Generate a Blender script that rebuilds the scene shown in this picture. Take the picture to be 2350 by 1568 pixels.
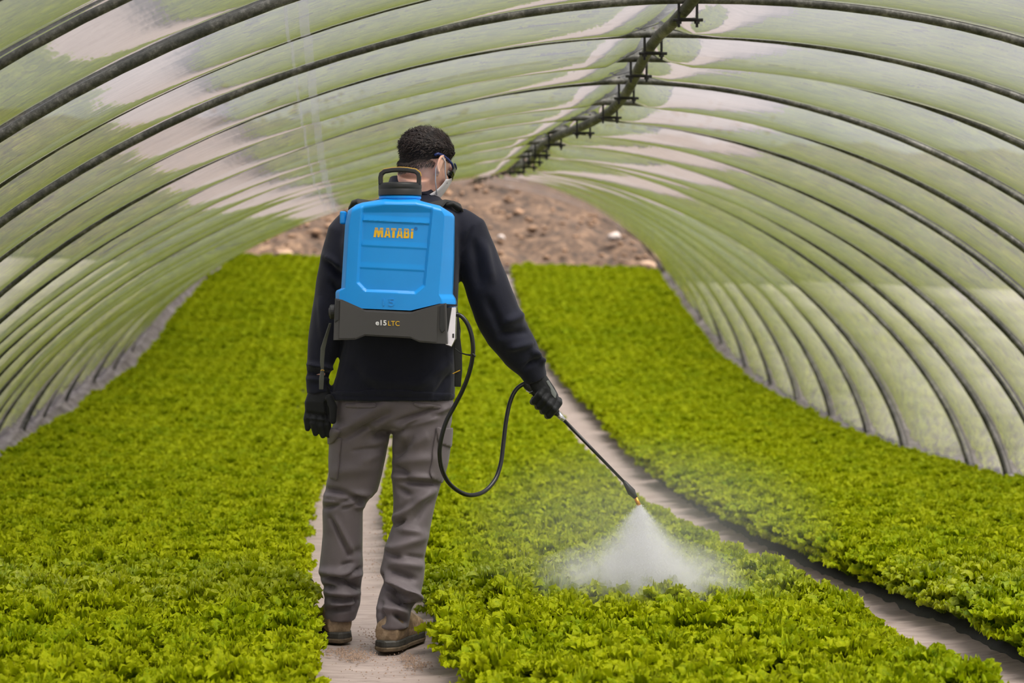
import bpy, bmesh, math, random
import numpy as np
from mathutils import Vector, Matrix, noise as mnoise

SC = bpy.context.scene
COL = SC.collection
for o in list(bpy.data.objects):
    bpy.data.objects.remove(o)
random.seed(7)
RNG = np.random.default_rng(7)

# ------------------------------------------------------------------ camera
F_PX = 5000.0                      # focal length in pixels of a 2350 px wide frame
CAM_Z = 1.22
PITCH = math.atan(134 / F_PX)
cam_data = bpy.data.cameras.new('camera')
cam = bpy.data.objects.new('camera', cam_data)
COL.objects.link(cam)
cam.location = (0, 0, CAM_Z)
cam.rotation_euler = (math.pi / 2 - PITCH, 0, 0)
cam_data.sensor_width = 36.0
cam_data.lens = 36.0 * F_PX / 2350.0
cam_data.clip_end = 300
cam_data.dof.use_dof = True
cam_data.dof.focus_distance = 7.3
cam_data.dof.aperture_fstop = 3.8
SC.camera = cam

# ------------------------------------------------------------------ sky, sun, exposure
world = bpy.data.worlds.new('sky')
SC.world = world
world.use_nodes = True
wn = world.node_tree.nodes
wn['Background'].inputs['Color'].default_value = (0.93, 0.93, 1.0, 1)
wn['Background'].inputs['Strength'].default_value = 0.72
sun_d = bpy.data.lights.new('sun', 'SUN')
sun_d.energy = 10.5
sun_d.angle = math.radians(45)
sun_d.color = (1.0, 0.95, 0.86)
sun = bpy.data.objects.new('sun', sun_d)
COL.objects.link(sun)
_sd = Vector((-0.40, 0.30, -1.0))      # light travels left, away from the camera and down
sun.rotation_euler = _sd.to_track_quat('-Z', 'Y').to_euler()
SC.view_settings.view_transform = 'Standard'
SC.view_settings.look = 'None'
SC.view_settings.gamma = 1.0
SC.view_settings.use_curve_mapping = False
SC.view_settings.exposure = 0.52
cy = SC.cycles
cy.use_denoising = True
cy.max_bounces = 5
cy.diffuse_bounces = 2
cy.glossy_bounces = 3
cy.transmission_bounces = 4
cy.transparent_max_bounces = 6
cy.volume_bounces = 4
cy.sample_clamp_indirect = 6.0
cy.use_adaptive_sampling = True
cy.adaptive_threshold = 0.08
cy.volume_step_rate = 2.0

# ------------------------------------------------------------------ helpers
def unproject(px, py, d):
    """point seen at pixel (px, py) of the 2350x1568 frame at distance d along +Y"""
    a = (px - 1175) / F_PX
    b = -(py - 784) / F_PX
    y = math.cos(PITCH) + b * math.sin(PITCH)
    z = -math.sin(PITCH) + b * math.cos(PITCH)
    return Vector((a * d / y, d, z * d / y + CAM_Z))

def project_np(V):
    V = np.asarray(V, float)
    z = V[:, 2] - CAM_Z
    y = V[:, 1]
    dep = y * math.cos(PITCH) - z * math.sin(PITCH)
    up = z * math.cos(PITCH) + y * math.sin(PITCH)
    return 1175 + F_PX * V[:, 0] / dep, 784 - F_PX * up / dep

def pchip(xs, ys):
    xs = np.asarray(xs, float); ys = np.asarray(ys, float)
    h = np.diff(xs); dl = np.diff(ys) / h
    m = np.zeros_like(ys)
    for i in range(1, len(xs) - 1):
        if dl[i - 1] * dl[i] > 0:
            w1 = 2 * h[i] + h[i - 1]; w2 = h[i] + 2 * h[i - 1]
            m[i] = (w1 + w2) / (w1 / dl[i - 1] + w2 / dl[i])
    m[0] = dl[0]; m[-1] = dl[-1]
    def f(x):
        x = np.asarray(x, float)
        i = np.clip(np.searchsorted(xs, x) - 1, 0, len(xs) - 2)
        t = (x - xs[i]) / h[i]
        lo = x < xs[0]; hi = x > xs[-1]
        r = ((1 + 2 * t) * (1 - t) ** 2 * ys[i] + t * (1 - t) ** 2 * h[i] * m[i]
             + t * t * (3 - 2 * t) * ys[i + 1] + t * t * (t - 1) * h[i] * m[i + 1])
        r = np.where(lo, ys[0] + m[0] * (x - xs[0]), r)
        r = np.where(hi, ys[-1] + m[-1] * (x - xs[-1]), r)
        return r if r.ndim else float(r)
    return f

def make_mesh(name, V, Fc, smooth=False):
    me = bpy.data.meshes.new(name)
    me.from_pydata([tuple(v) for v in V], [], [tuple(f) for f in Fc])
    if smooth:
        me.polygons.foreach_set('use_smooth', [True] * len(me.polygons))
    me.update()
    return me

def link(name, me, mat=None, parent=None, loc=None, rot=None):
    o = bpy.data.objects.new(name, me)
    COL.objects.link(o)
    if mat is not None and me is not None:
        if len(me.materials) == 0:
            me.materials.append(mat)
    if parent is not None:
        o.parent = parent
    if loc is not None:
        o.location = loc
    if rot is not None:
        o.rotation_euler = rot
    return o

def build(name, V, Fc, mat=None, parent=None, smooth=False):
    return link(name, make_mesh(name, V, Fc, smooth), mat, parent)

def tag(o, label=None, cat=None, group=None, kind=None):
    if label: o['label'] = label
    if cat: o['category'] = cat
    if group: o['group'] = group
    if kind: o['kind'] = kind
    return o

def empty(name, loc=(0, 0, 0)):
    o = bpy.data.objects.new(name, None)
    COL.objects.link(o)
    o.empty_display_size = 0.1
    o.location = loc
    return o

def srgb(r, g, b):
    def c(v):
        v = v / 255.0
        return v / 12.92 if v <= 0.04045 else ((v + 0.055) / 1.055) ** 2.4
    return (c(r), c(g), c(b), 1.0)

class NT:
    """small wrapper for node trees"""
    def __init__(self, name):
        self.m = bpy.data.materials.new(name)
        self.m.use_nodes = True
        self.t = self.m.node_tree
        self.n = self.t.nodes
        self.p = self.n['Principled BSDF']
        self.out = self.n['Material Output']
    def add(self, typ, **kw):
        nd = self.n.new(typ)
        for k, v in kw.items():
            if hasattr(nd, k):
                setattr(nd, k, v)
            else:
                nd.inputs[k.replace('_', ' ')].default_value = v
        return nd
    def link(self, a, b):
        self.t.links.new(a, b)
    def math(self, op, a, b=None, c=None, clamp=False):
        nd = self.n.new('ShaderNodeMath'); nd.operation = op; nd.use_clamp = clamp
        for i, v in enumerate((a, b, c)):
            if v is None: continue
            if isinstance(v, (int, float)): nd.inputs[i].default_value = v
            else: self.link(v, nd.inputs[i])
        return nd.outputs[0]
    def noise(self, scale=5, detail=4, rough=0.55, vec=None, dist=0.0):
        nd = self.n.new('ShaderNodeTexNoise')
        nd.inputs['Scale'].default_value = scale
        nd.inputs['Detail'].default_value = detail
        nd.inputs['Roughness'].default_value = rough
        nd.inputs['Distortion'].default_value = dist
        if vec is not None: self.link(vec, nd.inputs['Vector'])
        return nd
    def ramp(self, fac, stops):
        nd = self.n.new('ShaderNodeValToRGB')
        el = nd.color_ramp.elements
        while len(el) < len(stops): el.new(0.5)
        for e, (p, c) in zip(el, stops):
            e.position = p; e.color = c if len(c) == 4 else (*c, 1)
        self.link(fac, nd.inputs['Fac'])
        return nd.outputs['Color']
    def mix(self, fac, a, b):
        nd = self.n.new('ShaderNodeMix'); nd.data_type = 'RGBA'
        for s, v in ((nd.inputs['Factor'], fac), (nd.inputs['A'], a), (nd.inputs['B'], b)):
            if isinstance(v, (int, float)): s.default_value = v
            elif isinstance(v, tuple): s.default_value = v
            else: self.link(v, s)
        return nd.outputs['Result']
    def bump(self, height, strength=0.3, dist=0.01):
        nd = self.n.new('ShaderNodeBump')
        nd.inputs['Strength'].default_value = strength
        nd.inputs['Distance'].default_value = dist
        self.link(height, nd.inputs['Height'])
        self.link(nd.outputs['Normal'], self.p.inputs['Normal'])
        return nd
    def coord(self, kind='Object', scale=None):
        tc = self.n.new('ShaderNodeTexCoord')
        o = tc.outputs[kind]
        if scale is not None:
            mp = self.n.new('ShaderNodeMapping')
            mp.inputs['Scale'].default_value = scale
            self.link(o, mp.inputs['Vector'])
            o = mp.outputs['Vector']
        return o

def plain(name, col, rough=0.5, metal=0.0, nscale=None, namt=0.15, bump=0.0, bscale=60, spec=0.5):
    """principled material with a little procedural mottling"""
    t = NT(name)
    t.p.inputs['Roughness'].default_value = rough
    t.p.inputs['Metallic'].default_value = metal
    t.p.inputs['Specular IOR Level'].default_value = spec
    vec = t.coord('Object')
    n = t.noise(nscale or 12, 4, 0.6, vec)
    dark = tuple(c * (1 - namt) for c in col[:3]) + (1,)
    lite = tuple(min(1, c * (1 + namt)) for c in col[:3]) + (1,)
    t.link(t.ramp(n.outputs['Fac'], [(0.3, dark), (0.7, lite)]), t.p.inputs['Base Color'])
    if bump:
        b = t.noise(bscale, 3, 0.6, vec)
        t.bump(b.outputs['Fac'], bump, 0.004)
    return t.m

# ------------------------------------------------------------------ the lie of the land
_gz = pchip([-8, 0, 6, 7.4, 8.7, 11.9, 15.4, 17.9, 19.8, 22.5, 25.1, 28.4, 34.2, 40],
            [0, 0, 0, 0, -.03, -.10, -.15, -.12, -.05, .07, .27, .72, 1.42, 2.0])
_tilt = pchip([-8, 7, 10, 15.4, 25, 34.2, 40], [0, 0, .005, .018, .028, .036, .036])
_XL = pchip([-8, 4, 7, 8.7, 9.95, 11.25, 13.6, 15.4, 17.9, 19.8, 22.5, 25.1, 28.4, 34.2],
            [-2.8, -2.95, -3.02, -3.06, -3.10, -3.28, -3.52, -3.74, -3.96, -4.10, -4.22, -4.38, -4.53, -4.56])
_XR = pchip([-8, 4, 7, 8.7, 9.95, 11.25, 12.5, 15.4, 17.9, 19.8, 22.5, 25.1, 28.4, 34.2],
            [4.3, 4.0, 3.92, 3.88, 3.78, 3.62, 3.48, 3.26, 3.06, 2.92, 2.78, 2.64, 2.50, 2.43])
_XT = pchip([-8, 4, 6.7, 8.1, 8.7, 9.3, 9.95, 10.6, 11.25, 11.9, 12.7, 13.6, 15.4, 17.2, 21.5, 26.5, 34.2],
            [1.1, .95, .86, .76, .70, .60, .577, .555, .505, .39, .25, .18, .12, .05, -.02, -.21, -.615])
_ZT = pchip([-8, 4, 6.7, 7.4, 8.1, 8.7, 9.3, 9.95, 10.6, 11.25, 11.9, 13.6, 15.4, 17.2, 21.5, 26.5, 34.2],
            [2.6, 2.6, 2.56, 2.47, 2.42, 2.35, 2.28, 2.245, 2.20, 2.155, 2.12, 2.10, 2.12, 2.18, 2.40, 2.61, 2.86])
_PL = pchip([-8, 8.7, 9.95, 11.25, 15.4, 20, 34.2], [1.82, 1.82, 1.78, 1.70, 1.64, 1.62, 1.7])
_PR = pchip([-8, 8.7, 9.3, 9.95, 10.6, 11.25, 13.6, 15.4, 34.2], [2.2, 2.2, 2.07, 1.98, 1.84, 1.80, 1.72, 1.68, 1.75])
_P2R = pchip([-8, 0, 6, 7.4, 9.6, 11.2, 15.4, 19.8, 22.5, 25.1, 28.4, 34.2],
             [3.2, 2.35, 1.72, 1.57, 1.33, 1.19, 1.00, .84, .67, .467, .23, .03])
PATH_W = 0.40
BED_H = 0.05
def path2(d): return _P2R(d) - PATH_W, _P2R(d)
def path1(d):
    c = _P2R(d) - 2.02
    return c - PATH_W / 2, c + PATH_W / 2

def ground_z(x, d):
    xc = 0.5 * (_XL(d) + _XR(d))
    return _gz(d) - _tilt(d) * (np.clip(x, -8, 8) - xc)

# ------------------------------------------------------------------ materials of the setting
def mat_soil():
    t = NT('soil')
    v = t.coord('Object')
    n = t.noise(3.0, 8, 0.65, v)
    n2 = t.noise(8.0, 6, 0.75, v)
    f = t.math('ADD', t.math('MULTIPLY', n.outputs['Fac'], .5), t.math('MULTIPLY', n2.outputs['Fac'], .5))
    t.link(t.ramp(f, [(.38, srgb(26, 19, 14)), (.47, srgb(62, 46, 35)), (.56, srgb(86, 66, 51)), (.67, srgb(136, 110, 88))]), t.p.inputs['Base Color'])
    t.p.inputs['Roughness'].default_value = .95
    t.bump(n2.outputs['Fac'], .8, .06)
    return t.m

def mat_outside():
    t = NT('outside_ground')
    v = t.coord('Object')
    n = t.noise(.7, 6, .6, v)
    t.link(t.ramp(n.outputs['Fac'], [(.35, srgb(150, 140, 128)), (.6, srgb(196, 186, 178))]), t.p.inputs['Base Color'])
    t.p.inputs['Roughness'].default_value = .95
    return t.m

def mat_path():
    t = NT('grey_ground_sheet')
    v = t.coord('Object')
    rip = t.noise(6, 5, .6, t.coord('Object', (1.0, 5.0, 1.0)), .4)
    dirt = t.noise(5, 8, .7, v)
    base = t.ramp(rip.outputs['Fac'], [(.3, srgb(150, 134, 127)), (.7, srgb(184, 168, 160))])
    mud = t.ramp(dirt.outputs['Fac'], [(.56, (0, 0, 0)), (.72, (1, 1, 1))])
    t.link(t.mix(t.math('MULTIPLY', mud, .55), base, srgb(120, 96, 82)), t.p.inputs['Base Color'])
    t.p.inputs['Roughness'].default_value = .55
    t.bump(rip.outputs['Fac'], .35, .02)
    return t.m

def mat_film():
    """thin clear-ish polythene: lets sky light through as a soft glow, mirrors the beds at grazing angles"""
    t = NT('polythene_film')
    nt = t
    v = t.coord('Object')
    streak = t.noise(2.2, 5, .6, t.coord('Object', (1, .35, 1)), .2)
    spots = t.noise(.9, 4, .6, v)
    tr = t.add('ShaderNodeBsdfTranslucent')
    t.link(t.ramp(streak.outputs['Fac'], [(.3, (.15, .15, .163)), (.7, (.19, .19, .206))]), tr.inputs['Color'])
    cl = t.add('ShaderNodeBsdfTransparent'); cl.inputs['Color'].default_value = (.95, .95, .97, 1)
    body = t.add('ShaderNodeMixShader'); body.inputs[0].default_value = .32
    t.link(tr.outputs[0], body.inputs[1]); t.link(cl.outputs[0], body.inputs[2])
    gl = t.add('ShaderNodeBsdfGlossy'); gl.inputs['Color'].default_value = (.95, .95, .95, 1)
    gl.inputs['Roughness'].default_value = .05
    bmp = t.add('ShaderNodeBump'); bmp.inputs['Strength'].default_value = .12; bmp.inputs['Distance'].default_value = .02
    t.link(streak.outputs['Fac'], bmp.inputs['Height'])
    t.link(bmp.outputs[0], gl.inputs['Normal'])
    # Fresnel of a thin sheet, the same from either side (Schlick), both faces: R2 = 2R/(1+R)
    geo = t.add('ShaderNodeNewGeometry')
    dt = t.add('ShaderNodeVectorMath'); dt.operation = 'DOT_PRODUCT'
    t.link(geo.outputs['Incoming'], dt.inputs[0]); t.link(geo.outputs['Normal'], dt.inputs[1])
    c1 = t.math('SUBTRACT', 1.0, t.math('ABSOLUTE', dt.outputs['Value']), clamp=True)
    R = t.math('ADD', t.math('MULTIPLY', t.math('POWER', c1, 1.7), .95), .05)
    f2 = t.math('DIVIDE', t.math('MULTIPLY', R, 2.0), t.math('ADD', R, 1.0), clamp=True)
    mx = t.add('ShaderNodeMixShader')
    t.link(f2, mx.inputs[0]); t.link(body.outputs[0], mx.inputs[1]); t.link(gl.outputs[0], mx.inputs[2])
    t.link(mx.outputs[0], t.out.inputs['Surface'])
    return t.m

def mat_pipe():
    t = NT('galvanised_pipe')
    v = t.coord('Object')
    n = t.noise(9, 6, .7, v); n2 = t.noise(60, 4, .7, v)
    f = t.math('ADD', t.math('MULTIPLY', n.outputs['Fac'], .6), t.math('MULTIPLY', n2.outputs['Fac'], .4))
    t.link(t.ramp(f, [(.36, srgb(46, 48, 44)), (.5, srgb(86, 86, 80)), (.64, srgb(140, 138, 132))]), t.p.inputs['Base Color'])
    t.p.inputs['Metallic'].default_value = .35
    t.p.inputs['Roughness'].default_value = .55
    t.bump(n2.outputs['Fac'], .25, .003)
    return t.m

def mat_lettuce():
    t = NT('lettuce_leaf')
    geo = t.add('ShaderNodeNewGeometry')
    oi = t.add('ShaderNodeObjectInfo')
    v = t.coord('Object')
    n = t.noise(62, 5, .65, v, .6)
    n2 = t.noise(1.1, 3, .5, geo.outputs['Position'])
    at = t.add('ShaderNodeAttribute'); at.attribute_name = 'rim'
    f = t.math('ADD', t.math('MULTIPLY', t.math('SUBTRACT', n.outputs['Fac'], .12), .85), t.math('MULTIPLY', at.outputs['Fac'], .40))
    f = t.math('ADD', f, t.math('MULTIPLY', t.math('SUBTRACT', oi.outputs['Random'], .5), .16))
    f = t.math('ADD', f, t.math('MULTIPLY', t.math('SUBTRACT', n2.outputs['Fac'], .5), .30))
    col = t.ramp(f, [(.08, srgb(40, 102, 0)), (.38, srgb(123, 155, 0)), (.76, srgb(184, 193, 14))])  # leaf greens, plus shade between leaves and highlights put into the colour
    t.link(col, t.p.inputs['Base Color'])
    # leaves wetted by the spray
    sep = t.add('ShaderNodeSeparateXYZ'); t.link(geo.outputs['Position'], sep.inputs[0])
    dy = t.math('ABSOLUTE', t.math('SUBTRACT', sep.outputs[1], 7.75))
    wet = t.math('SUBTRACT', 1.0, t.math('MULTIPLY', dy, 1.3), clamp=True)
    wn_ = t.noise(3.0, 3, .6, geo.outputs['Position'])
    wet = t.math('MULTIPLY', wet, t.math('MULTIPLY', t.math('SUBTRACT', wn_.outputs['Fac'], .3), 2.2, clamp=True), clamp=True)
    t.link(t.math('SUBTRACT', .50, t.math('MULTIPLY', wet, .42)), t.p.inputs['Roughness'])
    t.link(t.math('ADD', .12, t.math('MULTIPLY', wet, .9)), t.p.inputs['Specular IOR Level'])
    t.bump(n.outputs['Fac'], .7, .010)
    tl = t.add('ShaderNodeBsdfTranslucent')
    t.link(t.mix(.5, col, srgb(178, 200, 4)), tl.inputs['Color'])
    mx = t.add('ShaderNodeMixShader'); mx.inputs[0].default_value = .30
    t.link(t.p.outputs[0], mx.inputs[1]); t.link(tl.outputs[0], mx.inputs[2])
    t.link(mx.outputs[0], t.out.inputs['Surface'])
    return t.m

M = dict(soil=mat_soil(), outside=mat_outside(), path=mat_path(), film=mat_film(), pipe=mat_pipe(), lettuce=mat_lettuce())
M['black_sheet'] = plain('black_mulch_sheet', srgb(34, 34, 36), .6, 0, 9, .3, .4, 40)
M['clod'] = plain('dry_clods', srgb(106, 82, 64), .95, 0, 9, .5, .5, 30)
M['dark_soil'] = plain('dark_brown_soil', srgb(58, 44, 38), .95, 0, 30, .4, .8, 60)
M['iron'] = plain('dark_iron', srgb(46, 46, 44), .5, .6, 40, .25)

# ------------------------------------------------------------------ ground
def strip(name, fl, fr_, d0, d1, nd, nx, mat, dz, rough=None):
    ds = np.linspace(d0, d1, nd)
    V = []; Fc = []
    for i, d in enumerate(ds):
        a, b = fl(d), fr_(d)
        for j in range(nx):
            x = a + (b - a) * j / (nx - 1)
            z = ground_z(x, d) + dz(j / (nx - 1), x, d)
            V.append((x, d, z))
    for i in range(nd - 1):
        for j in range(nx - 1):
            k = i * nx + j
            Fc.append((k, k + 1, k + nx + 1, k + nx))
    return build(name, V, Fc, mat, None, True)

g = strip('floor', lambda d: -40, lambda d: 40, -25, 34.8, 160, 120, M['outside'], lambda u, x, d: -0.03 - (.02 if abs(x) > 6 else 0))
tag(g, 'bare ground under and around the tunnel', 'ground', kind='structure')

def path_dz(seed):
    def f(u, x, d):
        r = mnoise.noise(Vector((x * 3 + seed, d * 9, 0))) * .009 + mnoise.noise(Vector((x * 9, d * 26 + seed, 3))) * .004
        return -.012 + r + .02 * (abs(u - .5) * 2) ** 3
    return f
o = strip('garden_path', lambda d: path1(d)[0] - .12, lambda d: path1(d)[1] + .05, -3, 34.3, 900, 14, M['path'], path_dz(0))
tag(o, 'grey ground-sheet path the person walks on', 'path', kind='structure')
o = strip('garden_path', lambda d: path2(d)[0] - .05, lambda d: path2(d)[1] + .05, -3, 34.3, 900, 14, M['path'], path_dz(40))
tag(o, 'grey ground-sheet path curving between the middle and right-hand beds', 'path', kind='structure')

def bed(fl, fr_, label):
    def dz(u, x, d):
        e = min(u, 1 - u) * (fr_(d) - fl(d))
        s = min(1, max(0, e / .06))
        return -.02 + (BED_H + .02) * s + mnoise.noise(Vector((x * 7, d * 5, 1))) * .008
    def row(d):
        a, b = fl(d), fr_(d)
        return a, b
    us = [0, .012, .03, .06, .2, .4, .6, .8, .94, .97, .988, 1]
    V = []; Fc = []
    ds = np.linspace(-3, 34.1, 380)
    for d in ds:
        a, b = fl(d), fr_(d)
        for u in us:
            x = a + (b - a) * u
            V.append((x, d, ground_z(x, d) + dz(u, x, d)))
    n = len(us)
    for i in range(len(ds) - 1):
        for j in range(n - 1):
            k = i * n + j
            Fc.append((k, k + 1, k + n + 1, k + n))
    o = build('planting_bed', V, Fc, M['black_sheet'], None, True)
    tag(o, label, 'garden bed', kind='structure')
BEDS = [
    (lambda d: _XL(d) + .22, lambda d: path1(d)[0] - .08, 14, 'left'),
    (lambda d: path1(d)[1], lambda d: path2(d)[0], 8, 'middle'),
    (lambda d: path2(d)[1], lambda d: _XR(d) - .14, 13, 'right'),
]
bed(BEDS[0][0], BEDS[0][1], 'low raised bed under the lettuces left of the person')
bed(BEDS[1][0], BEDS[1][1], 'low raised bed under the lettuces between the two paths')
bed(BEDS[2][0], BEDS[2][1], 'low raised bed under the lettuces along the right film wall')

# ------------------------------------------------------------------ tunnel: hoops, ridge pipe, film
PIPE_R = 0.0165
HOOP_D = [-3.4, -2.7, -2.0, -1.3, -.6, .1, .8, 1.5, 2.2, 2.9, 3.6, 4.3, 5.0, 5.8, 6.6, 7.4, 8.1, 8.7, 9.3, 9.95, 10.6, 11.25, 11.9, 12.7, 13.6, 14.5, 15.4,
          17.2, 18.4, 19.8, 21.5, 23.0, 24.7, 26.5, 28.5, 30.5, 32.3, 34.2]

def section(d, n=49):
    """points of the hoop line at distance d, left base to right base, with outward directions"""
    xl, xr, xt, zt = float(_XL(d)), float(_XR(d)), float(_XT(d)), float(_ZT(d))
    pl, pr = float(_PL(d)), float(_PR(d))
    P = []
    for i in range(n):
        th = math.pi * i / (n - 1)
        c, s = math.cos(th), math.sin(th)
        if c >= 0:
            w, p, sg, xb = xt - xl, pl, -1, xl
        else:
            w, p, sg, xb = xr - xt, pr, 1, xr
        zb = float(ground_z(xb, d)) - .06
        x = xt + sg * w * abs(c) ** (2 / p)
        z = zb + (zt - zb) * abs(s) ** (2 / p)
        P.append(Vector((x, d, z)))
    N = []
    for i in range(n):
        a = P[max(0, i - 1)]; b = P[min(n - 1, i + 1)]
        t = (b - a).normalized()
        N.append(Vector((-t.z, 0, t.x)))
    return P, N

def tube(points, radii, seg=8, cap=True):
    pts = [Vector(p) for p in points]
    if isinstance(radii, (int, float)):
        radii = [radii] * len(pts)
    V = []; Fc = []
    t0 = (pts[1] - pts[0]).normalized()
    ref = Vector((0, 0, 1)) if abs(t0.z) < .9 else Vector((1, 0, 0))
    nrm = (ref - t0 * ref.dot(t0)).normalized()
    for i, p in enumerate(pts):
        a = pts[max(0, i - 1)]; b = pts[min(len(pts) - 1, i + 1)]
        t = (b - a).normalized()
        nrm = (nrm - t * nrm.dot(t)).normalized()
        bn = t.cross(nrm)
        for k in range(seg):
            an = 2 * math.pi * k / seg
            V.append(p + (nrm * math.cos(an) + bn * math.sin(an)) * radii[i])
    for i in range(len(pts) - 1):
        for k in range(seg):
            k2 = (k + 1) % seg
            Fc.append((i * seg + k, i * seg + k2, (i + 1) * seg + k2, (i + 1) * seg + k))
    if cap:
        Fc.append(tuple(range(seg - 1, -1, -1)))
        Fc.append(tuple(range((len(pts) - 1) * seg, len(pts) * seg)))
    return V, Fc

def merge(parts):
    V = []; Fc = []
    for v, f in parts:
        o = len(V)
        V += list(v); Fc += [tuple(i + o for i in q) for q in f]
    return V, Fc

def box(c, s, rot=None):
    c = Vector(c); s = Vector(s) / 2
    V = []
    for x in (-1, 1):
        for y in (-1, 1):
            for z in (-1, 1):
                p = Vector((x * s.x, y * s.y, z * s.z))
                if rot is not None: p = rot @ p
                V.append(c + p)
    Fc = [(0, 1, 3, 2), (4, 6, 7, 5), (0, 4, 5, 1), (2, 3, 7, 6), (0, 2, 6, 4), (1, 5, 7, 3)]
    return V, Fc

frame = empty('tunnel_frame', (0, 8, 0))
tag(frame, 'galvanised steel hoops and ridge pipe carrying the film tunnel', 'frame')
def child(name, V, Fc, mat, parent, smooth=False):
    """mesh given in world coordinates, parented without moving"""
    o = build(name, V, Fc, mat, None, smooth)
    o.parent = parent
    o.matrix_parent_inverse = Matrix.Translation(parent_world(parent)).inverted()
    return o
def parent_world(p):
    l = Vector((0, 0, 0))
    while p is not None:
        l = l + p.location
        p = p.parent
    return l

for k, d in enumerate(HOOP_D):
    P, N = section(d, 61)
    V, Fc = tube(P, PIPE_R * (1.12 if k % 2 else .95), 10)
    child('hoop', V, Fc, M['pipe'], frame, True)

# ridge pipe hung under the hoops, bent from hoop to hoop
rp = []
for i, d in enumerate(np.linspace(-3.4, 34.2, 160)):
    sag = .012 * math.sin(d * 2.1)
    rp.append((_XT(d) + .01 * math.sin(d * 1.3), d, _ZT(d) - PIPE_R - .026 + 0 * sag))
V, Fc = tube(rp, .024, 10)
child('ridge_pipe', V, Fc, M['pipe'], frame, True)

def clamp_geo(d):
    x, z = float(_XT(d)), float(_ZT(d))
    bars = [tube([(x - .06, d, z - .083), (x + .06, d, z - .083)], .0065, 6)]
    bars.append(box((x, d, z - .079), (.075, .03, .006)))
    return merge(bars)
for d in HOOP_D:
    if d < 6: continue
    V, Fc = clamp_geo(d)
    c = child('clamp', V, Fc, M['iron'], frame)
    x, z = float(_XT(d)), float(_ZT(d))
    for s in (-1, 1):
        g1 = tube([(x + s * .036, d, z + .02), (x + s * .036, d, z - .112)], .0055, 6)
        g2 = tube([(x + s * .036, d, z - .088), (x + s * .036, d, z - .098)], .011, 6)
        V, Fc = merge([g1, g2])
        b = build('bolt', V, Fc, M['iron'])
        b.parent = c
        b.matrix_parent_inverse = c.matrix_parent_inverse.copy() if False else Matrix.Translation(-Vector(frame.location) * 0)
        b.matrix_parent_inverse = Matrix.Identity(4)

# film: stretched over the hoops and sagging inwards between them
SAG = .078
SAG_BAY = {5.8: .05, 6.6: .056, 7.4: .088, 8.1: .060, 8.7: .080, 9.3: .092, 9.95: .068, 10.6: .080, 11.25: .066, 11.9: .084, 12.7: .072, 13.6: .090, 14.5: .07}
NS = 97
ring_d = []
for a, b in zip(HOOP_D[:-1], HOOP_D[1:]):
    for k in range(12):
        t = k / 12
        ring_d.append((a + (b - a) * t, 4 * t * (1 - t) * SAG_BAY.get(a, SAG * min(1.5, (b - a) / .68)), a, t))
ring_d.append((HOOP_D[-1], 0, HOOP_D[-1], 0))
V = []; Fc = []
for d, sag, a, t in ring_d:
    P, N = section(d, NS)
    for i, (p, n_) in enumerate(zip(P, N)):
        th = i / (NS - 1)
        side = math.sin(math.pi * th)
        s = sag * (.35 + .65 * side) * (1 - .85 * math.exp(-((p.x - float(_XT(d))) / .10) ** 2)) * (1 + .35 * mnoise.noise(Vector((a * 3.7, th * 5, 0))))
        w = mnoise.noise(Vector((d * 1.7, th * 14, 5))) * .004 * side
        V.append(p + n_ * (PIPE_R + .002 - s + w))
for i in range(len(ring_d) - 1):
    for j in range(NS - 1):
        k = i * NS + j
        Fc.append((k, k + 1, k + NS + 1, k + NS))
film = build('ceiling', V, Fc, M['film'], None, True)
tag(film, 'translucent polythene film stretched over the tunnel hoops', 'tunnel film', kind='structure')

# ------------------------------------------------------------------ earth bank behind the open end
V = []; Fc = []
nx, nd = 170, 90
for i in range(nd):
    d = 34.3 + 16 * (i / (nd - 1)) ** 1.3
    for j in range(nx):
        x = -12 + 24 * j / (nx - 1)
        base = float(_gz(34.3)) + min(max(0, d - 34.9), 5.6) * .47 - max(0, d - 41) * .3 - .04 * x
        r = mnoise.fractal(Vector((x * .9, d * .9, 2)), 1.0, 2.0, 6) * .22 + mnoise.noise(Vector((x * 3.2, d * 3.2, 7))) * .07
        V.append((x, d, base + r * min(1, max(0.0, d - 34.4) / .8) - .06))
for i in range(nd - 1):
    for j in range(nx - 1):
        k = i * nx + j
        Fc.append((k, k + 1, k + nx + 1, k + nx))
bank = build('earth_bank', V, Fc, M['soil'], None, True)
tag(bank, 'bare brown earth bank rising behind the open tunnel end', 'earth bank', kind='structure')

o = strip('soil_edge', lambda d: -6, lambda d: 4.5, 34.05, 34.75, 8, 60, M['dark_soil'], lambda u, x, d: .03 + .05 * abs(mnoise.noise(Vector((x * 4, d * 4, 0)))))  # darker strip along the foot of the bank
tag(o, 'dark soil strip between the lettuce beds and the bank', 'soil', kind='structure')

def clod_geo(c, r, seed):
    bm = bmesh.new()
    bmesh.ops.create_icosphere(bm, subdivisions=2, radius=1)
    c = Vector(c)
    V = []
    for v in bm.verts:
        k = 1 + .5 * mnoise.noise(v.co * 1.3 + Vector((seed * 3.1, seed, 0))) + .2 * mnoise.noise(v.co * 3 + Vector((0, seed, 0)))
        V.append(c + Vector((v.co.x * r[0], v.co.y * r[1], v.co.z * r[2])) * k)
    Fc = [tuple(v.index for v in f.verts) for f in bm.faces]
    bm.free()
    return V, Fc
def bank_z(x, d):
    return float(_gz(34.3)) + max(0, d - 34.9) * .47 - .04 * x - .02
parts = []
for k in range(700):
    x = RNG.uniform(-6, 5); d = RNG.uniform(34.7, 42)
    r = RNG.uniform(.02, .045) * (1 + .8 * (RNG.random() < .1))
    parts.append(clod_geo((x, d, bank_z(x, d) + r * .3 + RNG.uniform(-.05, .12)), (r * 1.3, r, r * .8), k))
V, Fc = merge(parts)
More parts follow.
